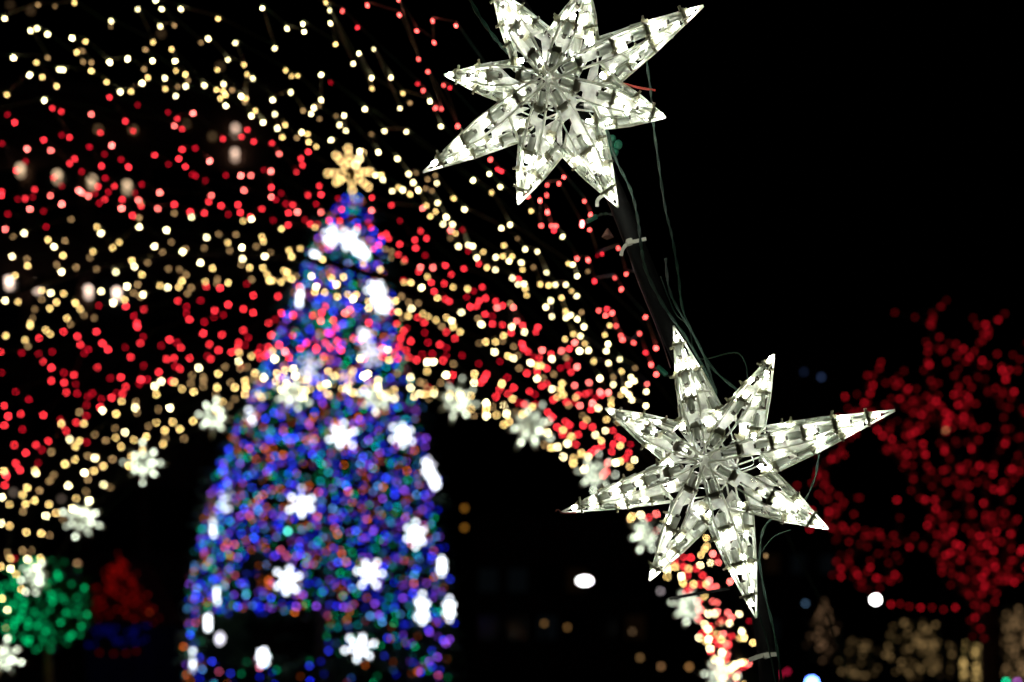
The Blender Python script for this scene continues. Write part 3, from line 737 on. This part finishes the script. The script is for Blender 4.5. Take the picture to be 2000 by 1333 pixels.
# white snowflakes hung on the tree
def flake_mesh():
    bm = bmesh.new(); n = Vector((0, 1, 0))
    for i in range(6):
        a = i * math.pi / 3; d = Vector((math.sin(a), 0, math.cos(a))); l = Vector((math.cos(a), 0, -math.sin(a)))
        beam(bm, Vector((0, 0, 0)), d * .29, .02, .02, n)
        for s in (-1, 1):
            beam(bm, d * .14, d * .22 + l * s * .08, .014, .014, n)
            beam(bm, d * .09, d * .13 + l * s * .05, .012, .012, n)
    me = bpy.data.meshes.new('flake_frame'); bm.to_mesh(me); bm.free(); me.materials.append(PETAL)
    return me
FL = flake_mesh()
FB = {2: emit('flake_white_bright', (.86, .93, 1), power(.46, .02, 13)), 1: emit('flake_white', (.84, .9, 1), power(.5, .02, 13)), 0: emit('flake_white_dull', (.88, .86, 1), power(.22, .02, 13))}
flakes = [  # px, py, scale, turn (deg, away from the camera), roll, brightness, label
    (667, 852, 1.0, 5, 10, 2, 'bright snowflake facing forward in the middle of the tree below the arch stars'),
    (785, 850, 1.0, 40, 0, 2, 'bright snowflake right of the middle one, half turned away'),
    (492, 812, .95, 55, 20, 2, 'bright snowflake at the tree edge beside the left arch star'),
    (590, 985, 1.05, 5, 0, 1, 'pale greyish snowflake facing forward on the left half of the tree'),
    (810, 1045, 1.0, 45, 0, 2, 'bright snowflake on the right half of the tree, level with the teal lamp'),
    (564, 1135, 1.1, 20, 10, 2, 'bright snowflake on the left half of the tree below the teal lamp'),
    (721, 1120, 1.0, 30, 35, 2, 'bright snowflake right of centre, leaning, above the lowest ones'),
    (861, 1105, .7, 78, 0, 2, 'snowflake seen edge-on at the right edge of the tree, upper of the two there'),
    (822, 1190, 1.2, 72, 0, 2, 'tall narrow snowflake seen nearly edge-on low on the right of the tree'),
    (876, 1190, .8, 68, 0, 2, 'small snowflake at the right edge of the tree, lower of the two there'),
    (445, 985, 1.0, 35, 30, 2, 'bright snowflake at the left edge of the tree above an edge-on one'),
    (420, 1025, .9, 80, 12, 2, 'snowflake seen edge-on at the left edge, level with the teal lamp'),
    (426, 1165, .7, 75, 20, 2, 'short snowflake seen edge-on at the left edge, upper of two close together'),
    (408, 1217, .55, 60, 20, 2, 'short snowflake at the left edge, lower of two close together'),
    (380, 1290, .95, 74, 18, 2, 'snowflake seen edge-on at the lower left corner of the tree'),
    (515, 1283, .55, 40, 20, 2, 'small bright snowflake low in the dark gap of the tree'),
    (702, 1265, 1.1, 25, 15, 2, 'bright snowflake low on the tree, right of the dark gap'),
    (835, 915, .8, 65, 0, 1, 'narrow snowflake on the right shoulder of the tree'),
    (848, 940, .5, 60, 0, 1, 'small snowflake just under the right shoulder of the tree'),
    (735, 568, .8, 25, 80, 2, 'bright snowflake near the top right, upper of the two under the crown'),
    (745, 596, .7, 40, 80, 2, 'bright snowflake near the top right, lower of the two under the crown'),
    (588, 583, .8, 72, 15, 2, 'narrow bright snowflake near the top left of the tree'),
    (650, 462, .8, 20, 60, 2, 'left snowflake of the white crown near the top of the tree'),
    (683, 472, .9, 15, 30, 2, 'right snowflake of the white crown near the top of the tree'),
    (618, 498, .6, 50, 0, 1, 'dimmer snowflake at the left end of the white crown'),
    (706, 492, .6, 50, 0, 1, 'dimmer snowflake at the right end of the white crown'),
    (604, 722, 1.1, 30, 10, 0, 'dull grey snowflake above the left middle arch star'),
    (722, 690, .9, 35, 10, 0, 'soft white snowflake behind the red net, right of centre'),
    (712, 655, .4, 35, 10, 0, 'small soft white snowflake high on the tree behind the red net'),
    (430, 1248, .3, 30, 10, 0, 'tiny dull snowflake at the lower left of the tree'),
]
GLOW = BULB_FINE
for px, py, sc, turn, roll, br, lab in flakes:
    hw = half(py); f = max(-.97, min(.97, (px - tree_axis(py)) / hw))
    d = TD - math.sqrt(1 - f * f) * hw * KT - .12
    p = P(px, py, d)
    root = empty('snowflake', p, lab, 'snowflake', 'white snowflakes on the big tree')
    sg = 1 if f > 0 else -1
    M = Matrix.Rotation(sg * R(turn), 4, 'Z') @ Matrix.Rotation(R(roll), 4, 'Y') @ Matrix.Scale(sc * .66, 4)
    fr = bpy.data.objects.new('frame', FL); link(fr, root); fr.matrix_basis = M
    pts = [(0, 0)]
    for i in range(6):
        a = i * math.pi / 3
        for rr in (.13, .25): pts.append((math.sin(a) * rr, math.cos(a) * rr))
    for x, z in pts:
        b = bpy.data.objects.new('bulb', GLOBE); link(b, root)
        b.material_slots[0].link = 'OBJECT'; b.material_slots[0].material = FB[br] if random.random() < .7 else FB[max(0, br - 1)]
        b.matrix_basis = M @ Matrix.Translation((x * random.uniform(.7, 1.12), -.03, z * random.uniform(.7, 1.12))) @ Matrix.Scale(.022 / (sc * .66), 4)

# gold topper
p0 = P(686, 338, TD)
root = empty('tree_topper', p0, 'gold starburst topper with clusters of warm lights on the tree tip', 'tree topper')
bm = bmesh.new()
TG = [emit('topper_gold', (1, .66, .24), power(.62, .018, TD)), emit('topper_gold_bright', (1, .76, .36), power(1.1, .018, TD))]
rt2 = random.Random(9); bl = []
for i in range(8):
    a = i * 2 * math.pi / 8 + rt2.uniform(-.12, .12); e = rt2.uniform(-.5, .5); L = rt2.uniform(.27, .37)
    d = Vector((math.cos(a) * math.cos(e), math.sin(e), math.sin(a) * math.cos(e)))
    tube(bm, [p0, p0 + d * L], .007, 5, taper=.4)
    for k in (.4, .68, .95): bl.append(p0 + d * L * k)
mesh_obj('spokes', bm, mat('gold_metal', (.6, .4, .12), .35, .9), root)
root.children[0].name = 'spoke_frame'
for p in bl:
    inst('bulb', GLOBE, TG[1] if (p.x - p0.x) > .03 and p.z > p0.z and rt2.random() < .5 else TG[0], root, Matrix.Translation(p) @ Matrix.Scale(.018, 4), p0)

# ------------------------------------------------------------------ red lit bare tree on the right
RD = 8.0
BARK = MATS['dark_bark']
rb = random.Random(21)
tb = P(1930, 1250, RD); tb.z = 0
rtree = empty('bare_tree', tb, 'bare dark tree on the right with branches wrapped in red lights', 'tree')
branches = [
    [(1905, 1180), (1850, 1110), (1790, 1060), (1700, 1052), (1640, 1035), (1612, 980), (1605, 930)],
    [(1640, 1035), (1618, 985), (1604, 940), (1625, 895), (1660, 850), (1690, 800), (1692, 745)],
    [(1905, 1180), (1880, 1120), (1850, 1040), (1790, 960), (1760, 900), (1720, 880)],
    [(1850, 1040), (1830, 960), (1800, 890), (1775, 840), (1790, 790), (1740, 750), (1700, 735)],
    [(1905, 1150), (1900, 1050), (1880, 950), (1850, 880), (1830, 800), (1810, 720), (1822, 640), (1822, 615)],
    [(1880, 950), (1905, 880), (1890, 810), (1870, 730), (1885, 700)],
    [(1920, 1150), (1935, 1050), (1925, 950), (1950, 880), (1960, 800), (1905, 730), (1915, 660), (1930, 645)],
    [(1950, 1120), (1975, 1040), (1960, 960), (1990, 900), (2000, 820), (1960, 740), (1975, 720)],
    [(1950, 1150), (2000, 1080), (2040, 980), (2050, 880), (2030, 780), (2060, 700)],
    [(1920, 1200), (1960, 1140), (2000, 1110), (2060, 1080), (2120, 1000)],
    [(1850, 1110), (1840, 1080), (1850, 1035), (1880, 1030)],
    [(1700, 1052), (1660, 1090), (1632, 1100), (1680, 1120), (1690, 1145), (1740, 1125), (1730, 1110)],
    [(1692, 800), (1760, 790), (1820, 800), (1870, 820), (1880, 825)],
    [(1760, 900), (1740, 870), (1720, 850)],
    [(1775, 840), (1810, 825), (1860, 830), (1890, 825)],
    [(1935, 1050), (1900, 1080), (1920, 1110), (1930, 1140), (1900, 1220), (1925, 1235)],
]
allp = []
bm = bmesh.new()
tube(bm, smooth_path([tb, P(1935, 1250, RD), P(1915, 1170, RD)], 6), .10, 9, taper=.6)
mesh_obj('trunk', bm, BARK, rtree)
for i, br in enumerate(branches):
    dd = rb.uniform(-.7, .7) if i else 0
    q = [P(x, y, RD + dd * j / len(br)) for j, (x, y) in enumerate(br)]
    q = smooth_path(q, 5)
    bm = bmesh.new(); tube(bm, q, .03, 6, taper=.3)
    # twigs
    for k in range(0, len(q) - 2, 3):
        e = q[k] + Vector((rb.uniform(-.22, .22), rb.uniform(-.3, .3), rb.uniform(-.05, .28)))
        m = (q[k] + e) / 2 + Vector((rb.uniform(-.03, .03), 0, .02))
        tube(bm, [q[k], m, e], .009, 4, taper=.4); allp += [(i, m), (i, e)]
    mesh_obj('branch', bm, BARK, rtree)
    tot = 0
    for a, b in zip(q, q[1:]):
        for s in range(max(1, int((b - a).length / .042))):
            allp.append((i, a.lerp(b, rb.random()) + Vector((rb.uniform(-.05, .05), -.03, rb.uniform(-.05, .05)))))
groups = [('red light string wound round the left limbs of the bare tree', lambda i: i in (0, 1, 11)),
          ('red light string wound round the middle limbs of the bare tree', lambda i: i in (2, 3, 12, 13, 14, 10)),
          ('red light string wound round the upright limbs of the bare tree', lambda i: i in (4, 5)),
          ('red light string wound round the right limbs of the bare tree', lambda i: i in (6, 7, 8, 9, 15))]
RRr = .011
RL = [emit('tree_red_%d' % k, (1, .012, .03), power(m, RRr, RD)) for k, m in enumerate((.008, .018, .038, .11))]
for lab, cond in groups:
    L = [p for i, p in allp if cond(i)]
    rb.shuffle(L); L = L[:255]
    L.sort(key=lambda p: p.z)
    c0 = L[0].copy()
    root = empty('red_light_string', c0, lab, 'light string', 'red light strings in the bare tree')
    left = L[1:]; cur = L[0]; chain = [cur]
    while left:
        nx = min(left, key=lambda p: (p - cur).length_squared); left.remove(nx); chain.append(nx); cur = nx
    bm = bmesh.new(); tube(bm, [p + Vector((0, .012, 0)) for p in chain], .003, 3); mesh_obj('wire', bm, GREEN, root)
    for p in chain:
        inst('bulb', GLOBE, rb.choice((RL[0], RL[1], RL[1], RL[2], RL[2], RL[3])), root, Matrix.Translation(p) @ Matrix.Scale(RRr, 4), c0)
seq = [P(x, y, RD) for x, y in ((1722, 1182), (1740, 1181), (1758, 1180), (1776, 1185), (1798, 1187), (1820, 1187), (1843, 1191), (1866, 1187), (1890, 1176))]
root = empty('red_light_string', seq[0], 'level row of red lights reaching right from the bright white globe lamp', 'light string')
bm = bmesh.new(); tube(bm, seq, .003, 3); mesh_obj('wire', bm, GREEN, root)
for k, p in enumerate(seq[1:-1]): inst('bulb', GLOBE, RL[2 if k % 3 else 3], root, Matrix.Translation(p) @ Matrix.Scale(RRr, 4), seq[0])

# ------------------------------------------------------------------ shrubs and small trees with lights
def lit_shrub(px, py, rx, ry, d, col, mean, nb, label, gname, trunk_col=None, seed=1, leaf=(.04, .08, .03), conifer=False, rbulb=.016, gray=0):
    rr = random.Random(seed); c = P(px, py, d); k = d / FPX
    b = Vector((c.x, c.y, 0))
    root = empty('shrub' if not conifer else 'small_conifer', b, label, 'shrub' if not conifer else 'conifer', gname)
    bm = bmesh.new(); tube(bm, [b, b.lerp(c, .5) + Vector((.02, 0, 0)), c], .05 if not conifer else .03, 7, taper=.5)
    mesh_obj('trunk', bm, BARK if trunk_col is None else trunk_col, root)
    for j in range(5):
        a = j * 1.3; e = c + Vector((math.cos(a) * rx * k * .7, math.sin(a) * rx * k * .7, ry * k * rr.uniform(.1, .7)))
        bm = bmesh.new(); tube(bm, [b.lerp(c, .75), b.lerp(c, .95).lerp(e, .4), e], .015, 5, taper=.4); mesh_obj('limb', bm, BARK, root)
    bm = bmesh.new(); spots = []
    for i in range(900):
        while True:
            v = Vector((rr.uniform(-1, 1), rr.uniform(-1, 1), rr.uniform(-1, 1)))
            if .25 < v.length < 1: break
        if conifer: v = Vector((v.x * (1 - v.z) * .5, v.y * (1 - v.z) * .5, v.z))
        if rr.random() > .35 + .65 * abs(math.sin(v.x * 4 + seed) * math.cos(v.z * 5 - seed)): continue
        p = c + Vector((v.x * rx * k, v.y * rx * k, v.z * ry * k)); s = rr.uniform(.03, .07)
        q = rnd_rot().to_3x3()
        vs = [bm.verts.new(p + q @ Vector(t)) for t in ((-s, 0, 0), (0, s * .5, .01), (s, 0, 0), (0, -s * .5, .01))]
        bm.faces.new(vs)
        if v.y < .3: spots.append(p)
    mesh_obj('crown', bm, mat('shrub_leaves_%g' % leaf[1], leaf, .6, noise=6), root)
    ms = [emit(f'shrub_lamp_{label[:14]}_{j}', col, power(mean * f, rbulb, d)) for j, f in enumerate((.2, .7, 2.0))]
    c0 = c
    st = empty('light_string', c0, 'string of lights in the ' + label, 'light string', 'light strings in the shrubs')
    ch = rr.sample(spots, min(nb, len(spots))); ch.sort(key=lambda p: (round(p.z * 4), p.x))
    ch = [p - Vector((0, .06, 0)) for p in ch]
    bm = bmesh.new(); tube(bm, ch, .003, 3); mesh_obj('wire', bm, GREEN, st)
    for p in ch: inst('bulb', GLOBE, rr.choice(ms), st, Matrix.Translation(p) @ Matrix.Scale(rbulb, 4), c0)
    return root
LB = mat('pale_bark', (.35, .24, .14), .8, noise=9)
lit_shrub(92, 1180, 92, 92, 9, (.0, 1, .28), 0.058, 230, 'round green-lit shrub at the lower left', 'lit shrubs and small trees', LB, 4, rbulb=.014)
lit_shrub(1608, 1232, 62, 62, 18, (1, .55, .28), .011, 60, 'dull conifer behind the blue floodlight', 'lit shrubs and small trees', None, 5, conifer=True, rbulb=.03)
lit_shrub(1672, 1288, 45, 42, 18, (1, .62, .25), .012, 42, 'dull low shrub right of the blue floodlight', 'lit shrubs and small trees', None, 6, rbulb=.03)
lit_shrub(1785, 1268, 62, 62, 18, (1, .62, .24), .014, 110,'warm-lit shrub under the level row of red lights', 'lit shrubs and small trees', None, 7, rbulb=.03)
lit_shrub(1840, 1290, 42, 40, 18, (1, .62, .24), .011, 55, 'warm-lit shrub between the level red row and the gold column', 'lit shrubs and small trees', None, 8, rbulb=.03)
lit_shrub(1893, 1302, 24, 50, 16, (1, .66, .22), .05, 90, 'narrow gold-lit shrub at the bottom, brightest of its row', 'lit shrubs and small trees', None, 9, rbulb=.026)
lit_shrub(1972, 1262, 45, 80, 18, (1, .6, .27), .014, 110,'tall warm-lit shrub in the lower right corner', 'lit shrubs and small trees', None, 10, rbulb=.03)

# ------------------------------------------------------------------ booth with red lights at lower left
BD = 16.0
def bb(x, y, d=BD): return P(x, y, d)
b0 = bb(235, 1250); b0.z = 0
booth = empty('market_booth', b0, 'small blue booth with a steep red-lit roof at lower left', 'booth')
kb = BD / FPX
DB = mat('deep_blue_paint', (.01, .015, .09), .6, noise=4)
RP = mat('dark_red_paint', (.12, .012, .012), .6, noise=4)
bm = bmesh.new(); c = bb(232, 1300); c.z = (bb(0, 1218).z) / 2; box(bm, c + Vector((0, .6, 0)), 128 * kb, 1.2, bb(0, 1218).z); mesh_obj('wall', bm, DB, booth)
bm = bmesh.new()
A, B_, T_ = bb(160, 1216), bb(312, 1218), bb(238, 1090)
vs = [bm.verts.new(p) for p in (A, B_, T_, A + Vector((0, 1.3, 0)), B_ + Vector((0, 1.3, 0)), T_ + Vector((0, 1.3, 0)))]
for f in ((0, 1, 2), (5, 4, 3), (0, 3, 4, 1), (1, 4, 5, 2), (2, 5, 3, 0)): bm.faces.new([vs[i] for i in f])
mesh_obj('roof', bm, RP, booth)
bm = bmesh.new(); c = bb(232, 1262); box(bm, c - Vector((0, .02, 0)), 86 * kb, .04, 30 * kb); mesh_obj('counter_opening', bm, mat('booth_inside', (.02, .015, .015), .8), booth)
bo = empty('red_rope_light', T_, 'dull red string of lights along the booth roof edges', 'light string')
bpts = []
for a, b, m in ((T_, A, 18), (T_, B_, 26)):
    for i in range(m): bpts.append(a.lerp(b, i / m) + Vector((rb.uniform(-.1, .1), -.06, rb.uniform(-.1, .1))))
for i in range(62): bpts.append(bb(235 + (lambda v: rb.uniform(-1, 1) * (12 + 52 * v))(rb.random() * .2 + (i / 62) * .8), 1105 + 108 * (i / 62)) + Vector((0, -.08, 0)))
RO = [emit('booth_red_%d' % j, (1, .012, .008), power(m, .022, BD)) for j, m in enumerate((.005, .014))]
RO.append(emit('booth_orange', (1, .1, .02), power(.03, .022, BD)))
bm = bmesh.new(); tube(bm, bpts, .004, 3); mesh_obj('wire', bm, GREEN, bo)
for p in bpts: inst('bulb', GLOBE, RO[2] if p.x > bb(292, 0).x and rb.random() < .6 else rb.choice(RO[:2]), bo, Matrix.Translation(p) @ Matrix.Scale(.022, 4), T_)
bs = empty('added_blue_glow', bb(235, 1235), 'very dim blue bulbs added to tint the front of the booth', 'light string')  # added bulbs, no real string here: they give the dark wall its navy glow
bq = [bb(rb.uniform(172, 298), rb.uniform(1222, 1262)) - Vector((0, .06, 0)) for i in range(46)]
bm = bmesh.new(); tube(bm, bq, .004, 3); mesh_obj('wire', bm, GREEN, bs)
BB = emit('booth_blue_glow', (.02, .03, 1), power(.005, .022, BD))
for p in bq: inst('bulb', GLOBE, BB, bs, Matrix.Translation(p) @ Matrix.Scale(.022, 4), bb(235, 1235))
for x, y, lab in ((198, 1275, 'leftmost red lamp in the row under the booth counter'), (226, 1277, 'second red lamp from the left under the booth counter'),
                  (250, 1276, 'third red lamp from the left under the booth counter'), (270, 1272, 'rightmost red lamp in the row under the booth counter')):
    p = bb(x, y) - Vector((0, .08, 0)); o = empty('counter_lamp', p, lab, 'lamp', 'red lamps under the booth counter')
    inst('bulb', GLOBE, RO[0], o, Matrix.Translation(p) @ Matrix.Scale(.03, 4), p)
    bm = bmesh.new(); tube(bm, [p, p + Vector((0, .06, .0))], .02, 6); mesh_obj('socket', bm, BLACK, o)

# ------------------------------------------------------------------ building behind the tunnel
HD = 30.0; kh = HD / FPX
wb = P(200, 1250, HD); wb.z = 0
bld = empty('building', wb, 'unlit dark building behind the left of the tunnel with two rows of pale lamps', 'building')
BR = mat('dark_brick', (.16, .10, .08), .9, noise=2)
x0, x1 = P(-420, 0, HD).x, P(530, 0, HD).x; zt = P(0, 180, HD).z
bm = bmesh.new(); box(bm, Vector(((x0 + x1) / 2, HD + 3, zt / 2)), x1 - x0, 6, zt); mesh_obj('wall', bm, BR, bld)
bm = bmesh.new(); box(bm, Vector(((x0 + x1) / 2, HD + 2.9, zt + .15)), x1 - x0 + .5, 6.6, .3); mesh_obj('roof', bm, mat('roof_felt', (.04, .04, .045), .9), bld)
GLS = mat('dark_glass', (.02, .025, .03), .08)
wm = None
for r_, z in enumerate((2.0, 5.2, 8.4, 11.6, 14.8)):
    for i in range(8):
        x = x0 + 1.2 + i * (x1 - x0 - 2.4) / 7
        wo = bpy.data.objects.new('window', None); link(wo, bld); wo.location = Vector((x, HD, z)) - wb
        bm = bmesh.new()
        for a, b in (((-.62, -.9), (.62, -.9)), ((-.62, .9), (.62, .9)), ((-.62, -.9), (-.62, .9)), ((.62, -.9), (.62, .9))):
            beam(bm, Vector((x + a[0], HD - .03, z + a[1])), Vector((x + b[0], HD - .03, z + b[1])), .08, .1, Vector((0, 1, 0)))
        mesh_obj('frame', bm, BLACK, wo)
        bm = bmesh.new(); box(bm, Vector((x, HD - .01, z)), 1.2, .02, 1.76); mesh_obj('pane', bm, GLS, wo)
lampspec = [(40, 328, 1, 0, 'in the upper lamp row'), (112, 341, 1, 0, 'in the upper lamp row'), (180, 351, 1.1, 0, ''), (248, 361, 1, 0, ''), (18, 548, 2.6, 1, ''), (73, 556, 2.2, 1, ''), (173, 566, 2.0, 1, ''),
            (228, 570, 2.6, 1, ''), (460, 250, .8, 2, ''), (459, 298, 1.0, 2, ''), (192, 253, .13, 3, ''), (260, 254, .13, 3, ''), (415, 267, .08, 3, ''), (364, 242, .06, 3, ''), (20, 10, .03, 3, ''), (60, 21, .05, 3, ''), (430, 130, .05, 3, ''), (315, 66, .04, 3, ''), (26, 962, .12, 1, ''), (120, 975, .08, 1, '')]
for j, (px, py, k, kind, _) in enumerate(lampspec):
    p = P(px, py, HD - .12)
    lo_ = bpy.data.objects.new('wall_lamp', None); link(lo_, bld); lo_.location = p - wb
    rad = .085 if k > .5 else .075
    col = {0: (1, .70, .42), 1: (1, .74, .58), 2: (1, .68, .5), 3: (1, .6, .28)}[kind]
    inst('lens', GLOBE, emit(f'wall_lamp_{j}', col, power(.33 * k, rad, HD)), lo_, Matrix.Translation(p) @ Matrix.Scale(rad, 4) , p)
    if k > .5:
        inst('lens', GLOBE, emit(f'wall_lamp_{j}b', col, power(.16 * k, rad, HD)), lo_, Matrix.Translation(p - Vector((0, 0, .17))) @ Matrix.Scale(rad, 4), p)
    bm = bmesh.new(); box(bm, p + Vector((0, .08, .1)), .16, .12, .06); mesh_obj('bracket', bm, BLACK, lo_)

# ------------------------------------------------------------------ lamps scattered in the dark beyond
def post_lamp(px, py, d, r, col, mean, label, name='post_lamp', cat='lamp', sx=1.0, n2=None, group='lamps in the dark beyond the tunnel'):
    p = P(px, py, d); b = Vector((p.x, d + .02, 0))
    root = empty(name, b, label, cat, group)
    bm = bmesh.new(); tube(bm, [b, Vector((p.x, d + .02, p.z - r))], .03, 7); mesh_obj('post', bm, BLACK, root)
    bm = bmesh.new(); box(bm, p + Vector((0, .03, -r)), r * 1.2, r * 1.2, r * .5); mesh_obj('bracket', bm, BLACK, root)
    m = emit('far_lamp_' + label[:26], col, mean if mean > 8 else power(mean, r, d))
    inst('globe', GLOBE if r < .05 else GLOBE_FINE, m, root, Matrix.Translation(p) @ Matrix.Diagonal((r * sx, r, r, 1)), b)
GLOBE_FINE = ball_mesh('smooth_globe', 16, 10, 1.0)
post_lamp(1710, 1172, 22, .075, (1, 1, .93), 22, 'bright white globe lamp low at the right below the red-lit tree', 'globe_lamp')
post_lamp(1142, 1135, 22, .075, (1, .93, .95), 12, 'white oblong lamp beneath the left point of the lower star', 'oblong_lamp', sx=2.0)
post_lamp(1586, 1334, 14, .07, (.10, .22, 1), 26, 'blue-white floodlight at the bottom edge right of the pole', 'floodlight')
post_lamp(1290, 1155, 20, .03, (1, .85, .9), .12, 'dim greyish lamp left of the black cable tie tail')
post_lamp(1573, 1179, 20, .03, (.3, .6, 1), .05, 'dim blue-grey lamp left of the bright globe lamp')
post_lamp(1604, 737, 30, .05, (.25, .42, 1), .025, 'faint blue light high between the lower star and the red tree')
post_lamp(1570, 727, 30, .05, (.25, .42, 1), .008, 'fainter blue light just left of the faint blue one')
post_lamp(907, 993, 24, .05, (1, .42, .05), .06, 'upper of two amber lamps right of the tree')
post_lamp(907, 1031, 24, .05, (1, .42, .05), .06, 'lower of two amber lamps right of the tree')
post_lamp(1063, 1218, 20, .03, (1, .5, .15), .05, 'faint orange lamp low in the dark, left of a matching one')
post_lamp(1108, 1226, 20, .03, (1, .5, .15), .05, 'faint orange lamp low in the dark, right of a matching one')
post_lamp(1235, 1234, 20, .03, (1, .6, .3), .03, 'very faint brown lamp between the oblong lamp and the far arch leg')
post_lamp(1250, 1285, 16, .03, (1, .55, .2), .06, 'leftmost faint lamp of the three near the bottom, by the arch leg')
post_lamp(1291, 1302, 16, .03, (1, .5, .2), .08, 'middle faint orange lamp of the three near the bottom')
post_lamp(1346, 1303, 16, .03, (1, .48, .15), .12, 'rightmost orange lamp of the three near the bottom, closest to the arch leg')
post_lamp(1942, 1320, 14, .02, (1, .7, .8), .12, 'dull lilac lamp at the bottom right')
post_lamp(1965, 1332, 14, .02, (0, .8, .35), .5, 'green lamp at the bottom right edge')
post_lamp(1987, 1332, 14, .02, (.6, .15, .8), .3, 'purple lamp at the bottom right edge')
post_lamp(1872, 1134, 9, .014, (1, .62, .28), .3, 'tan lamp among the lower red lights of the bare tree')
post_lamp(1896, 1158, 9, .014, (1, .62, .28), .18, 'dimmer tan lamp just below the other tan one in the bare tree')
post_lamp(1847, 842, 9, .014, (1, .5, .2), .2, 'tan lamp high among the red lights of the bare tree')
post_lamp(152, 1101, 20, .03, (1, .5, .25), .07, 'faint brown lamp above the red booth roof')
post_lamp(1538, 1312, 5, .01, (1, .02, .1), .12, 'dim red lamp at the bottom just right of the cable tie')
post_lamp(1524, 1318, 5, .01, (1, .02, .1), .10, 'dimmer red lamp at the bottom beside the pole')

# low dark buildings far behind, a few windows faintly lit
FD = 48.0
def far_block(px0, px1, pyt, label, cols, rows_, seed, d=FD):
    r9 = random.Random(seed)
    a, b = P(px0, 0, d).x, P(px1, 0, d).x; zt = P(0, pyt, d).z
    base = Vector(((a + b) / 2, d + 5, 0))
    root = empty('far_building', base, label, 'building', 'dark buildings on the far side')
    bm = bmesh.new(); box(bm, Vector(((a + b) / 2, d + 5, zt / 2)), b - a, 10, zt); mesh_obj('wall', bm, BR, root)
    bm = bmesh.new(); box(bm, Vector(((a + b) / 2, d + 5, zt + .15)), b - a + .4, 10.4, .3); mesh_obj('roof', bm, MATS['roof_felt'], root)
    for i in range(cols):
        for j in range(rows_):
            x = a + (b - a) * (i + .5) / cols; z = 2.2 + j * (zt - 3) / max(1, rows_)
            wo = bpy.data.objects.new('window', None); link(wo, root); wo.location = Vector((x, d, z)) - base
            bm = bmesh.new()
            for q0, q1 in (((-.5, -.6), (.5, -.6)), ((-.5, .6), (.5, .6)), ((-.5, -.6), (-.5, .6)), ((.5, -.6), (.5, .6))):
                beam(bm, Vector((x + q0[0], d - .03, z + q0[1])), Vector((x + q1[0], d - .03, z + q1[1])), .08, .1, Vector((0, 1, 0)))
            mesh_obj('frame', bm, BLACK, wo)
            lit = r9.random()
            m = GLS if lit < .5 else emit('room_cool', (.55, .8, 1), .0022) if lit < .8 else emit('room_warm', (1, .5, .2), .003)
            bm = bmesh.new(); box(bm, Vector((x, d - .01, z)), .96, .02, 1.16); mesh_obj('pane', bm, m, wo)
far_block(925, 1270, 1010, 'low dark far building seen through the arch, right of the big tree', 6, 2, 3)
far_block(1480, 1640, 690, 'taller dark far building between the lower star and the red-lit tree', 3, 4, 6, 60)
